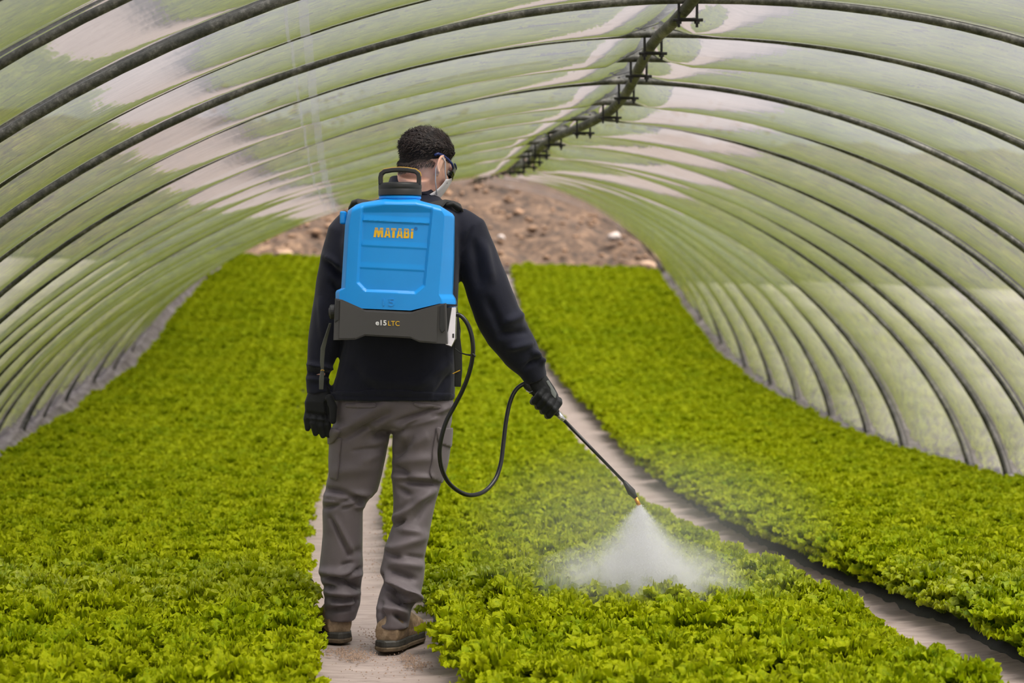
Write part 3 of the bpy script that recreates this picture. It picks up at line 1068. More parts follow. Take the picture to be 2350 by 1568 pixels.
SF = [(752, 602, 785, 640, 8, -8), (748, 590, 780, 612, 9, 5), (760, 650, 788, 690, 8, -5), (712, 838, 762, 846, 6, 8), (704, 856, 764, 862, 5, -7), (708, 870, 762, 872, 6, 4), (735, 690, 742, 780, 8, 4),
      (1212, 840, 1246, 816, 6, -4), (1222, 805, 1249, 832, 7, 8), (1200, 850, 1220, 832, 5, -3), (1160, 740, 1205, 720, 10, 6), (1150, 770, 1215, 760, 9, -6), (1170, 800, 1222, 788, 9, 6),
      (1090, 560, 1100, 650, 10, -5), (1110, 560, 1128, 640, 10, 5), (1120, 690, 1150, 760, 10, -5), (1085, 520, 1062, 570, 4, -3), (820, 870, 1000, 885, 16, 5), (960, 880, 1030, 830, 14, 6), (800, 840, 860, 900, 14, -4),
      (1000, 905, 1035, 860, 8, -5), (765, 910, 1040, 915, 3, -2)]
sculpt(sweat_me, SF, .0042, 8)
sweat = link('sweatshirt', sweat_me, M['navy'], person)
sweat['label'] = 'navy long-sleeved sweatshirt'
patch('hem_band', sweat_me, [(750, 898), (900, 892), (1050, 902), (1050, 925), (750, 925)], .0025, M['navy'], sweat, .002)
# collar: a folded band around the neck
V = []; Fc = []
nc = 48
cc = W(946, 440, .045)
prof = [(.066, .022), (.070, .026), (.074, .024), (.088, -.018), (.090, -.024), (.086, -.024), (.076, -.012), (.066, .012)]
for k in range(nc):
    a = 2 * math.pi * k / nc
    tilt = .018 * math.sin(a)
    for r, z in prof:
        V.append(cc + Vector((math.cos(a) * r * 1.02, math.sin(a) * r * .98, z + .008 - .014 * math.cos(a) - .012 * math.sin(a))))
for k in range(nc):
    for j in range(len(prof)):
        j2 = (j + 1) % len(prof); k2 = (k + 1) % nc
        Fc.append((k * len(prof) + j, k2 * len(prof) + j, k2 * len(prof) + j2, k * len(prof) + j2))
o = build('collar', V, Fc, M['navy'], sweat, True)

# ---- hair: a close cap with longer tousled strands on top
def hairline(az):
    """lowest z of the hair for an azimuth (0 = right side, 90 = face) in head space"""
    a = math.degrees(az) % 360
    xs = [0, 35, 60, 90, 120, 145, 180, 215, 250, 270, 290, 325, 360]
    zs = [.012, .022, .05, .062, .05, .022, .012, -.03, -.052, -.056, -.052, -.02, .012]
    return float(np.interp(a, xs, zs))
V = []; Fc = []
nh, na = 26, 72
idx = {}
for i in range(nh + 1):
    for k in range(na):
        az = 2 * math.pi * k / na
        lo = hairline(az)
        z = lo + (.096 - lo) * (i / nh) ** .8
        # skull radius at that height
        zz = (z - .012) / .084
        s = math.sqrt(max(0.0, 1 - min(1, zz * zz))) if zz > -1 else .2
        t = i / nh
        tt = min(1, t / .42); thick = .0008 + .0165 * tt * tt * (3 - 2 * tt)
        n_ = mnoise.noise(Vector((math.cos(az) * 5, math.sin(az) * 5, z * 60))) * .004 + mnoise.noise(Vector((math.cos(az) * 14, math.sin(az) * 14, z * 150))) * .003
        rx = (.075 * s + thick + n_ * min(1, t * 3)); ry = (.095 * s + thick + n_ * min(1, t * 3))
        if zz < 0: rx = max(rx, .070 * 1.0 * math.sqrt(max(0, 1 - ((z + .02) / .075) ** 2)) + .004); ry = max(ry, .088 * math.sqrt(max(0, 1 - ((z + .0) / .12) ** 2)))
        V.append(H(rx * math.cos(az), -.004 + ry * math.sin(az), z + (.012 * t + n_) * .8))
for i in range(nh):
    for k in range(na):
        k2 = (k + 1) % na
        Fc.append((i * na + k, i * na + k2, (i + 1) * na + k2, (i + 1) * na + k))
V.append(H(0, -.004, .116)); Fc += [(nh * na + k, nh * na + (k + 1) % na, len(V) - 1) for k in range(na)]
hair = build('hair', V, Fc, M['hair'], person, True)
hair['label'] = 'short dark hair, faded at the nape'
shell = [Vector(v) for v in V]
V = []; Fc = []
rr = random.Random(3)
for s in range(3600):
    i = int(rr.random() ** .8 * nh); k = rr.randrange(na)
    p = shell[i * na + k]
    az = 2 * math.pi * k / na
    outl = HR @ Vector((math.cos(az), math.sin(az), .35 + .9 * (i / nh) ** 2)).normalized()
    back = HR @ Vector((-.35 * math.cos(az) + rr.uniform(-.5, .5), -.5 + rr.uniform(-.4, .4), -.5 + 1.1 * (i / nh)))
    L = (.009 + .022 * (i / nh)) * rr.uniform(.7, 1.3)
    tang = (back - outl * back.dot(outl)).normalized()
    d1 = (tang + outl * .25).normalized(); d2 = (tang - outl * .25 + Vector((rr.uniform(-.3, .3), 0, rr.uniform(-.3, .3)))).normalized()
    sd = outl.cross(tang).normalized() * (.0011 if i > 3 else .0006)
    p0 = p - outl * .002; p1 = p0 + d1 * L * .55 + outl * .001; p2 = p1 + d2 * L * .6
    o0 = len(V)
    V += [p0 - sd, p0 + sd, p1 - sd * .8, p1 + sd * .8, p2]
    Fc += [(o0, o0 + 1, o0 + 3, o0 + 2), (o0 + 2, o0 + 3, o0 + 4)]
st = build('hair_strands', V, Fc, M['hair_brown'], hair)
st['kind'] = 'stuff'
# stubbly fade below the hairline at the nape
V = []; Fc = []
for s in range(2600):
    az = math.radians(rr.uniform(195, 352))
    lo = hairline(az)
    z = lo - rr.random() ** 1.8 * .040 * (.6 + .7 * mnoise.noise(Vector((az * 5, 0, 0))) ** 2 + .25) + .008
    zz = max(-.98, min(.98, (z + .02) / .075))
    sc = math.sqrt(1 - zz * zz)
    p = H((.0705 * sc + .001) * math.cos(az), -.004 + (.088 * max(sc, .85) + .0005) * math.sin(az), z)
    dn = HR @ Vector((rr.uniform(-.4, .4), -.2, -1)).normalized()
    sd = Vector((.0006, 0, 0))
    o0 = len(V)
    V += [p - sd, p + sd, p + dn * rr.uniform(.006, .015) - (HR @ Vector((math.cos(az), math.sin(az), 0))) * -.002]
    Fc.append((o0, o0 + 1, o0 + 2))
fd = build('nape_fade', V, Fc, M['hair_brown'], hair)
fd['kind'] = 'stuff'

# ---- eyes, mask, goggles
M['eye'] = plain('eye_white', srgb(220, 214, 208), .3)
for s in (-1, 1):
    V, Fc = hball((s * .030, .078, .002), (.010, .010, .010))
    o = build('eye', V, Fc, M['eye'], person, True)
V = []; Fc = []
nu, nv = 16, 22
for i in range(nu + 1):
    u = i / nu
    for j in range(nv + 1):
        q = j / nv * 2 - 1
        z = -.012 - .10 * u
        yy = .132 * (1 - .30 * abs(q) ** 2.2) - .028 * (u - .3) ** 2 - .02 * u
        x = q * (.075 - .016 * u)
        V.append(H(x, yy - .038 * abs(q) ** 2, z + .030 * (1 - abs(q)) * (1 - u) - .028 * abs(q) ** 2 * (1 - u)))
for i in range(nu):
    for j in range(nv):
        k = i * (nv + 1) + j
        Fc.append((k, k + 1, k + nv + 2, k + nv + 1))
mask = build('face_mask', V, Fc, M['white_mask'], person, True)
s_ = mask.modifiers.new('thickness', 'SOLIDIFY'); s_.thickness = .003
mask['label'] = 'white face mask with ear loops'
for s in (-1, 1):
    loop = [H(s * .062, .072, -.045), H(s * .076, .035, -.022), H(s * .083, .012, .008), H(s * .089, -.012, .014), H(s * .090, -.024, -.004), H(s * .086, -.018, -.035), H(s * .076, .006, -.065), H(s * .058, .05, -.098)]
    V, Fc = tube(loop, .0022, 6)
    build('ear_loop', V, Fc, M['white_mask'], mask, True)
gog = None
V = []; Fc = []
nq = 24
for j in range(nq + 1):
    q = j / nq * 2 - 1
    x = q * .074; y = .118 - .058 * abs(q) ** 2.4
    hgt = .021 * (1 - .35 * max(0, 1 - abs(q) * 6))
    for sgn in (1, -1):
        V.append(H(x, y, .004 + sgn * hgt))
for j in range(nq):
    Fc.append((2 * j, 2 * j + 1, 2 * j + 3, 2 * j + 2))
glasses = build('safety_glasses', V, Fc, M['dark_lens'], person, True)
s_ = glasses.modifiers.new('thickness', 'SOLIDIFY'); s_.thickness = .003
glasses['label'] = 'dark safety glasses with blue temples'
for s in (-1, 1):
    pts = [H(s * .074, .062, .010), H(s * .081, .045, .016), H(s * .084, .02, .020), H(s * .086, -.01, .021), H(s * .085, -.032, .016), H(s * .082, -.042, .006)]
    V, Fc = tube(pts, [.0045, .0045, .004, .004, .0045, .004], 8)
    build('temple_arm', V, Fc, M['blue_frame'], glasses, True)
fr_pts = [H(q * .075, .1195 - .058 * abs(q) ** 2.4, .024) for q in np.linspace(-1, 1, 17)]
V, Fc = tube(fr_pts, .003, 8)
build('brow_bar', V, Fc, M['blue_frame'], glasses, True)

# ---- gloves: palm and five separate fingers
def hand_geo(palm_pts, palm_a, palm_b, fingers):
    g = [limb(palm_pts, palm_a, palm_b, 20, 2.6)]
    for pts, r in fingers:
        g.append(capsule(pts, r, 12))
    return g
lo = -.03
fing = [
    ([W(709, 938, lo), W(704, 962, lo - .006), W(706, 984, lo - .004)], [.0125, .012, .0095]),
    ([W(722, 942, lo - .004), W(719, 972, lo - .014), W(724, 995, lo - .008)], [.013, .0125, .010]),
    ([W(737, 944, lo - .004), W(736, 978, lo - .014), W(741, 1000, lo - .006)], [.013, .0125, .010]),
    ([W(751, 942, lo), W(752, 975, lo - .008), W(754, 999, lo)], [.0125, .012, .010]),
    ([W(756, 915, lo - .02), W(765, 935, lo - .028), W(764, 966, lo - .03)], [.015, .0145, .0115]),
]
lg = union_mesh(hand_geo([W(733, 890, -.01), W(733, 905, -.015), W(730, 925, lo), W(731, 948, lo), W(732, 955, lo)], [.036, .040, .046, .045, .036], [.030, .028, .022, .020, .014], fing), .0026, 2)
sculpt(lg, [(703, 948, 752, 956, 4, -2), (705, 960, 755, 966, 3, 1.5), (747, 920, 752, 965, 3, -3)], 0)
o = link('glove', lg, M['glove'], person)
o['label'] = 'black glove on the hanging left hand'

# right hand closed round the lance grip
GA, GB = W(1207, 880, .115), W(1277, 947, .125)
gdir = (GB - GA).normalized()
gn = Vector((.69, 0, .72)); gn = (gn - gdir * gn.dot(gdir)).normalized()          # up and right
gc = gdir.cross(gn); 
if gc.y > 0: gc = -gc                                                                # towards the camera
def G(t, n_, c): return GA + (GB - GA) * t + gn * n_ + gc * c
fing = []
for t, ln in ((.40, .9), (.56, 1.0), (.72, 1.05), (.88, .95)):
    fing.append(([G(t - .04, .034, .002), G(t - .02, .030, .024), G(t, .004, .038 * ln), G(t + .02, -.024, .026 * ln), G(t + .02, -.030, .004), G(t, -.020, -.012)], [.0135, .0135, .0135, .0125, .0115, .010]))
fing.append(([G(.30, .018, -.02), G(.50, -.004, -.034), G(.74, -.020, -.030), G(.9, -.026, -.020)], [.016, .015, .0135, .011]))
rg = union_mesh(hand_geo([W(1231, 868, .115), W(1240, 884, .115), W(1252, 902, .115), W(1262, 918, .115), W(1268, 928, .115)], [.034, .036, .036, .034, .026], [.028, .030, .032, .032, .024], fing), .0026, 1)
rgl = link('glove', rg, M['glove'], person)
rgl['label'] = 'black and grey glove on the right hand gripping the lance'
patch('glove_back', rg, [(1251, 874), (1258, 872), (1278, 905), (1274, 918), (1264, 906), (1262, 893)], .0012, M['glove_grey'], rgl, .001, .5)

# ---- boots
def boot(ff, L=.29, wd=.052, lab=''):
    up = []
    # foot
    pts = [ff(.012, 0, .058), ff(.05, 0, .066), ff(.10, 0, .072), ff(.15, .002, .066), ff(.20, .004, .055), ff(.25, .004, .047), ff(.282, .003, .042)]
    a = [.040, .050, .049, .050, .053, .050, .034]; b = [.050, .058, .066, .062, .050, .041, .028]
    V = []; Fc = []
    seg = 24
    fwd = (ff(1, 0, 0) - ff(0, 0, 0)); sd = (ff(0, 1, 0) - ff(0, 0, 0))
    for p, aa, bb in zip(pts, a, b):
        for k in range(seg):
            an = 2 * math.pi * k / seg
            V.append(p + sd * math.cos(an) * aa + Vector((0, 0, 1)) * math.sin(an) * bb)
    m = len(pts)
    for i in range(m - 1):
        for k in range(seg):
            k2 = (k + 1) % seg
            Fc.append((i * seg + k, i * seg + k2, (i + 1) * seg + k2, (i + 1) * seg + k))
    V.append(pts[0] - fwd * .008); V.append(pts[-1] + fwd * .012)
    for k in range(seg):
        k2 = (k + 1) % seg
        Fc.append((len(V) - 2, k2, k)); Fc.append((len(V) - 1, (m - 1) * seg + k, (m - 1) * seg + k2))
    up.append((V, Fc))
    # shaft
    sh = [ff(.052, 0, .05), ff(.054, 0, .075), ff(.060, 0, .10), ff(.064, 0, .118)]
    V = []; Fc = []
    for p, aa, bb in zip(sh, [.042, .038, .036, .036], [.048, .044, .042, .042]):
        for k in range(seg):
            an = 2 * math.pi * k / seg
            V.append(p + sd * math.cos(an) * aa + fwd * math.sin(an) * bb)
    for i in range(3):
        for k in range(seg):
            k2 = (k + 1) % seg
            Fc.append((i * seg + k, i * seg + k2, (i + 1) * seg + k2, (i + 1) * seg + k))
    Fc.append(tuple(range(seg))); Fc.append(tuple(range(3 * seg, 4 * seg)))
    up.append((V, Fc))
    for i in range(4):                                                    # laces across the instep
        f = .125 + i * .024
        up.append(capsule([ff(f, -.030, .108 - i * .010), ff(f + .004, 0, .122 - i * .012), ff(f, .030, .108 - i * .010)], [.0035] * 3, 6))
    me = union_mesh(up, .004, 2)
    b_ = link('boot', me, M['boot'], person)
    b_['label'] = lab
    # rubber rand and sole from a foot outline
    outl = []
    for k in range(48):
        a_ = 2 * math.pi * k / 48
        f = .5 + .5 * math.cos(a_)
        ww = np.interp(f, [0, .08, .25, .45, .75, .92, 1], [.0, .034, .042, .040, .052, .036, 0])
        outl.append((f * (L + .018) - .010, math.copysign(ww, math.sin(a_)) if abs(math.sin(a_)) > 1e-6 else 0))
    def ring(z, grow):
        return [ff(f + (grow * (1 if f > L * .5 else -1) * .5), s + math.copysign(grow, s) if s else 0, z) for f, s in outl]
    def shell(zs):
        V = []; Fc = []
        for z, gr in zs:
            V += ring(z, gr)
        n = len(outl)
        for i in range(len(zs) - 1):
            for k in range(n):
                k2 = (k + 1) % n
                Fc.append((i * n + k, i * n + k2, (i + 1) * n + k2, (i + 1) * n + k))
        Fc.append(tuple(range(n - 1, -1, -1))); Fc.append(tuple(range((len(zs) - 1) * n, len(zs) * n)))
        return V, Fc
    V, Fc = shell([(.014, .007), (.019, .008), (.031, .0065), (.036, .002)])
    build('rand', V, Fc, M['rubber'], b_)
    V, Fc = shell([(.0, .005), (.003, .0085), (.011, .0095), (.015, .007)])
    build('sole', V, Fc, M['sole'], b_)
    return b_
boot(LF, lab='muddy tan left boot half behind the lettuces')
boot(RF, lab='muddy tan right boot turned outwards')

# ------------------------------------------------------------------ the backpack sprayer
def mat_plastic(name, col, rough=.38):
    t = NT(name)
    v = t.coord('Object')
    n = t.noise(5, 4, .5, v); f = t.noise(420, 2, .5, v)
    d = tuple(c * .93 for c in col[:3]); l = tuple(min(1, c * 1.05) for c in col[:3])
    t.link(t.ramp(n.outputs['Fac'], [(.3, d), (.7, l)]), t.p.inputs['Base Color'])
    t.p.inputs['Roughness'].default_value = rough
    t.bump(f.outputs['Fac'], .05, .001)
    return t.m
M['blue'] = mat_plastic('blue_tank_plastic', srgb(0, 150, 236), .36)
M['charcoal'] = mat_plastic('charcoal_plastic', srgb(68, 67, 66), .5)
M['black_plastic'] = mat_plastic('black_plastic', srgb(38, 40, 40), .45)
M['rubber_hose'] = mat_plastic('black_rubber_hose', srgb(24, 25, 26), .32)
M['chrome'] = plain('bright_steel', srgb(205, 205, 208), .22, .9, 10, .06)
M['yellow_print'] = plain('yellow_print', srgb(240, 190, 30), .5, 0, 30, .03)
M['white_print'] = plain('white_print', srgb(238, 238, 238), .5, 0, 30, .02)
M['blue_print'] = plain('dark_blue_print', srgb(30, 70, 150), .5, 0, 30, .02)
M['yellow_plastic'] = plain('yellow_plastic', srgb(206, 160, 40), .4, 0, 30, .05)
M['brass'] = plain('brass', srgb(214, 150, 60), .3, .8, 30, .1)

sprayer = empty('backpack_sprayer', (0, 0, 0))
tag(sprayer, 'blue and charcoal backpack sprayer with hose and hand lance worn on the back', 'sprayer')
REAR = -.31                                   # offset of the face towards the camera
def interp(x, pts):
    return float(np.interp(x, [p[0] for p in pts], [p[1] for p in pts]))
XLP = [(462, 812), (468, 806), (480, 799), (516, 792), (662, 783), (667, 772), (672, 770), (716, 770)]
XRP = [(462, 1016), (474, 1028), (495, 1041), (593, 1040), (676, 1037), (686, 1043), (694, 1045), (716, 1045)]
ZTP = [(785, 484), (799, 470), (812, 465), (874, 456), (962, 457), (1020, 472), (1040, 490)]
ZBP = [(770, 683), (785, 686), (837, 708), (945, 713), (1006, 697), (1045, 699)]
REC = [((830, 462), (818, 649)), ((818, 649), (838, 670)), ((838, 670), (954, 675)), ((954, 675), (976, 657)), ((976, 657), (996, 462))]
def tank_h(px, py, xl, xr, top):
    """relief of the rear face towards the camera, in metres"""
    h = .012 * (1 - ((px - 905) / 140) ** 2)
    el = px - xl; er = xr - px
    if el < 9: h -= .030 * (1 - el / 9)
    wr = 20 + 10 * min(1, max(0, (py - 480) / 180))
    if er < wr: h -= .055 * (1 - er / wr)
    et = py - top
    if et < 16: h -= .040 * (1 - math.sqrt(max(0, 1 - (1 - max(0, et) / 16) ** 2)))
    # recessed panel (signed distance to its outline, inside positive)
    sd = 1e9
    for (x0, y0), (x1, y1) in REC:
        nx, ny = -(y1 - y0), (x1 - x0)
        L = math.hypot(nx, ny)
        sd = min(sd, -((px - x0) * nx + (py - y0) * ny) / L)
    k = min(1, max(0, sd / 6.0))
    fade = min(1, max(0, (py - 470) / 18))
    h -= .0085 * k * fade
    if sd > 6:
        yy = py - .05 * (px - 905)
        for a, b, m in ((496, 509, .0040), (554, 566, .0018), (605, 617, .0018)):
            if a < yy < b: h += m * ((yy - a) / (b - a))
            elif b <= yy < b + 4: h += m * (1 - (yy - b) / 4)
    return h
nu_, nv_ = 150, 130
V = []; Fc = []
for j in range(nv_ + 1):
    v = j / nv_
    for i in range(nu_ + 1):
        u = i / nu_
        xm = 785 + 255 * u
        top = interp(xm, ZTP); bot = interp(xm, ZBP)
        py = bot + (top - bot) * v
        xl, xr = interp(py, XLP), interp(py, XRP)
        px = xl + (xr - xl) * u
        V.append(W(px, py, REAR - tank_h(px, py, xl, xr, top)))
n = nu_ + 1
for j in range(nv_):
    for i in range(nu_):
        k = j * n + i
        Fc.append((k, k + 1, k + n + 1, k + n))
ring = [i for i in range(n)] + [j * n + nu_ for j in range(1, nv_ + 1)] + [nv_ * n + i for i in range(nu_ - 1, -1, -1)] + [j * n for j in range(nv_ - 1, 0, -1)]
base_i = len(V)
for q in ring:
    p = V[q]; V.append(Vector((p.x, D0 - .115, p.z)))
m = len(ring)
for q in range(m):
    q2 = (q + 1) % m
    Fc.append((ring[q2], ring[q], base_i + q, base_i + q2))
Fc.append(tuple(base_i + q for q in range(m)))
tank = build('tank', V, Fc, M['blue'], sprayer, True)
tank['label'] = 'bright blue plastic tank'
try:
    tank.data.set_sharp_from_angle(angle=math.radians(28))
except Exception:
    pass
# neck, lug
ctr = W(918, 466, REAR + .075)
def lathe(c, prof, seg=48):
    V = []; Fc = []
    for r, z in prof:
        for k in range(seg):
            a = 2 * math.pi * k / seg
            V.append(Vector(c) + Vector((math.cos(a) * r, math.sin(a) * r, z)))
    for i in range(len(prof) - 1):
        for k in range(seg):
            k2 = (k + 1) % seg
            Fc.append((i * seg + k, i * seg + k2, (i + 1) * seg + k2, (i + 1) * seg + k))
    Fc.append(tuple(range(seg - 1, -1, -1))); Fc.append(tuple(range((len(prof) - 1) * seg, len(prof) * seg)))
    return V, Fc
V, Fc = lathe(ctr, [(.066, -.045), (.066, .012), (.069, .014), (.069, .020), (.064, .024)])
nk = build('filler_neck', V, Fc, M['blue'], tank, True); nk.data.set_sharp_from_angle(angle=math.radians(30))
V, Fc = box((W(788, 500, REAR + .10).x, D0 + REAR + .10, W(788, 500, REAR + .10).z), (.020, .05, .042))
lug = build('side_lug', V, Fc, M['blue'], tank); bv = lug.modifiers.new('b', 'BEVEL'); bv.width = .005; bv.segments = 3
# lid with carrying handle
lid_c = ctr + Vector((0, 0, .022))
V, Fc = lathe(lid_c, [(.066, 0), (.0705, .003), (.0705, .020), (.0695, .0215), (.0695, .0235), (.0705, .025), (.0705, .036), (.068, .041), (.055, .044)])
lid = build('lid', V, Fc, M['black_plastic'], sprayer, True); lid.data.set_sharp_from_angle(angle=math.radians(35))
lid['label'] = 'black screw lid with carrying handle'
def sweep_rect(path, hw, hd, up=Vector((0, 1, 0))):
    V = []; Fc = []
    pts = [Vector(p) for p in path]
    for i, p in enumerate(pts):
        t = (pts[min(len(pts) - 1, i + 1)] - pts[max(0, i - 1)]).normalized()
        nrm = t.cross(up).normalized()
        w = hw[i] if isinstance(hw, (list, tuple)) else hw
        for a, b in ((-1, -1), (1, -1), (1, 1), (-1, 1)):
            V.append(p + nrm * a * w + up * b * hd)
    for i in range(len(pts) - 1):
        for k in range(4):
            k2 = (k + 1) % 4
            Fc.append((i * 4 + k, i * 4 + k2, i * 4 + 4 + k2, i * 4 + 4 + k))
    Fc.append((3, 2, 1, 0)); e = (len(pts) - 1) * 4; Fc.append((e, e + 1, e + 2, e + 3))
    return V, Fc
hz = [(-.062, .036), (-.0625, .060), (-.060, .072), (-.050, .080), (-.025, .0845), (0, .086), (.025, .0845), (.050, .080), (.060, .072), (.0625, .060), (.062, .036)]
V, Fc = sweep_rect([lid_c + Vector((x, -.012, z)) for x, z in hz], .0068, .018)
hd = build('handle', V, Fc, M['black_plastic'], lid); bv = hd.modifiers.new('b', 'BEVEL'); bv.width = .003; bv.segments = 2
V, Fc = sweep_rect([lid_c + Vector((x * 1.02, .018, z + .004)) for x, z in hz[1:-1]], .0065, .010)
yl = build('handle_insert', V, Fc, M['yellow_plastic'], lid); bv = yl.modifiers.new('b', 'BEVEL'); bv.width = .002; bv.segments = 2

# charcoal base unit
BASE = [(769, 685), (785, 688), (837, 711), (945, 716), (1006, 699), (1024, 696), (1027, 790), (1001, 789), (963, 786), (943, 777), (836, 771), (815, 780), (765, 781)]
def prism(poly, off_rear, off_front, chamfer=.004, shrink=2.0):
    cx = sum(p[0] for p in poly) / len(poly); cy_ = sum(p[1] for p in poly) / len(poly)
    V = []; Fc = []
    n = len(poly)
    r0 = []
    for x, y in poly:
        dx, dy = x - cx, y - cy_
        L = math.hypot(dx, dy)
        r0.append((x - dx / L * shrink, y - dy / L * shrink))
    for x, y in r0: V.append(W(x, y, off_rear))
    mid = [W(x, y, off_rear + chamfer) for x, y in poly]
    V += mid
    V += [Vector((p.x, D0 + off_front, p.z)) for p in mid]
    for q in range(2):
        for k in range(n):
            k2 = (k + 1) % n
            Fc.append((q * n + k, q * n + n + k, q * n + n + k2, q * n + k2))
    Fc.append(tuple(range(n))); Fc.append(tuple(range(3 * n - 1, 2 * n - 1, -1)))
    return V, Fc
RB = REAR - .014
V, Fc = prism(BASE, RB, -.10)
bs = build('base_unit', V, Fc, M['charcoal'], sprayer)
bs['label'] = 'charcoal plastic base unit'
V, Fc = prism([(779, 690), (837, 714), (945, 719), (1006, 702), (1003, 786), (964, 783), (944, 774), (835, 768), (814, 777), (777, 777)], RB - .004, -.25, .003, 2)
build('face_panel', V, Fc, M['charcoal'], bs)
V, Fc = prism([(772, 688), (778, 690), (777, 735), (768, 740), (769, 700)], RB - .004, -.2, .003, 1)
build('side_clip', V, Fc, M['black_plastic'], bs)
V, Fc = prism([(1010, 702), (1019, 699), (1021, 758), (1014, 764), (1009, 756)], RB - .006, -.2, .003, 1)
build('side_clip', V, Fc, M['black_plastic'], bs)
V, Fc = prism([(1021, 704), (1047, 704), (1045, 780), (1036, 797), (1022, 792)], RB + .05, -.11, .006, 2)
build('steel_side', V, Fc, M['chrome'], bs)
V, Fc = prism([(1023, 706), (1037, 705), (1032, 738), (1028, 762), (1022, 762)], RB + .040, -.2, .004, 1)
build('outlet_housing', V, Fc, M['black_plastic'], bs)
V, Fc = prism([(1038, 766), (1042, 766), (1042, 776), (1038, 776)], RB + .046, -.2, .001, .2)
build('latch', V, Fc, M['black_plastic'], bs)
c = W(764, 716, RB + .06)
V, Fc = tube([c + Vector((.006, 0, 0)), c - Vector((.006, 0, 0)), c - Vector((.010, 0, 0))], [.024, .024, .020], 20)
build('dial_knob', V, Fc, M['black_plastic'], bs)
V, Fc = tube([c - Vector((.010, 0, 0)), c - Vector((.013, 0, 0))], [.014, .013], 16)
build('knob_cap', V, Fc, M['charcoal'], bs)

# printed lettering
def lettering(name, rows, mat, parent, off, slits=(), skew=0.0):
    """rows of polygons in pixel space, cut into thin horizontal strips so slits can be left out"""
    V = []; Fc = []
    for poly in rows:
        ys = [p[1] for p in poly]
        y0, y1 = min(ys), max(ys)
        cuts = sorted(set([y0, y1] + ys + [s for ab in slits for s in ab if y0 < s < y1]))
        for a, b in zip(cuts[:-1], cuts[1:]):
            mid = (a + b) / 2
            if any(s0 <= mid <= s1 for s0, s1 in slits): continue
            def xs(y):
                r = []
                for k in range(len(poly)):
                    (xa, ya), (xb, yb) = poly[k], poly[(k + 1) % len(poly)]
                    if (ya <= mid) != (yb <= mid):
                        r.append(xa + (xb - xa) * (y - ya) / (yb - ya))
                return sorted(r)
            ta, tb = xs(a), xs(b)
            for q in range(0, len(ta) - 1, 2):
                o = len(V)
                for x, y in ((ta[q], a), (ta[q + 1], a), (tb[q + 1], b), (tb[q], b)):
                    V.append(W(x, y + .036 * (x - 905), off(x)))
                Fc.append((o, o + 3, o + 2, o + 1))
    return build(name, V, Fc, mat, parent)
def toff(x): return REAR - (.012 * (1 - ((x - 905) / 140) ** 2) - .0085) - .0009
def L_(x0, poly, s=1.0): return [(x0 + x * s, 524 + y) for x, y in poly]
# each glyph drawn 22 px high (y 0 top .. 22 bottom), slanting slightly
glyphs = []
Mg = [(2.6, 0), (9, 0), (11.3, 9), (14.6, 0), (21.6, 0), (21.3, 22), (16, 22), (16.4, 10), (12.5, 22), (8.6, 22), (6.8, 10), (4.6, 22), (-1, 22)]
glyphs.append(L_(858, Mg))
Ag = [(4.6, 0), (11.4, 0), (14.6, 22), (9.3, 22), (8.6, 18), (5.2, 18), (4.2, 22), (-1.5, 22)]
for x0 in (882, 910):
    g = L_(x0, Ag)
    # leave the counter of the A open
    glyphs += [[(x0 + 4.6, 524), (x0 + 11.4, 524), (x0 + 12.0, 528), (x0 + 4.0, 528)],
               [(x0 + 4.0, 528), (x0 + 7.2, 528), (x0 + 5.9, 538), (x0 + 1.6, 538)], [(x0 + 8.4, 528), (x0 + 12.0, 528), (x0 + 13.2, 538), (x0 + 9.2, 538)],
               [(x0 + 1.6, 538), (x0 + 13.2, 538), (x0 + 13.8, 542), (x0 + .6, 542)],
               [(x0 + .6, 542), (x0 + 4.8, 542), (x0 + 4.0, 546), (x0 - 1.0, 546)], [(x0 + 9.4, 542), (x0 + 13.8, 542), (x0 + 14.4, 546), (x0 + 9.9, 546)]]
glyphs += [[(897.6, 524), (909.8, 524), (909.4, 529), (897.2, 529)], [(900.6, 529), (906.4, 529), (905.6, 546), (899.6, 546)]]
x0 = 926.5
glyphs += [[(x0 + .8, 524), (x0 + 11, 524), (x0 + 13, 526.5), (x0 + 12.8, 528.5), (x0 + .5, 528.5)], [(x0 + .5, 528.5), (x0 + 5.2, 528.5), (x0 + 5, 533), (x0 + .3, 533)], [(x0 + 8.6, 528.5), (x0 + 12.8, 528.5), (x0 + 11.6, 533), (x0 + 8.4, 533)],
           [(x0 + .3, 533), (x0 + 11.6, 533), (x0 + 13, 536), (x0, 536)], [(x0, 536), (x0 + 5, 536), (x0 + 4.8, 541), (x0 - .3, 541)], [(x0 + 8.6, 536), (x0 + 13, 536), (x0 + 13.4, 541), (x0 + 8.4, 541)],
           [(x0 - .3, 541), (x0 + 13.4, 541), (x0 + 11.5, 546), (x0 - .6, 546)]]
glyphs += [[(943.6, 524), (949.2, 524), (948.8, 528.6), (943.2, 528.6)], [(943.0, 530.2), (948.6, 530.2), (947.6, 546), (942, 546)]]
lt = lettering('brand_lettering', glyphs, M['yellow_print'], tank, toff, slits=((525.6, 526.3), (527.4, 528.1), (529.2, 530.0)))
lt['label'] = 'yellow printed brand lettering'
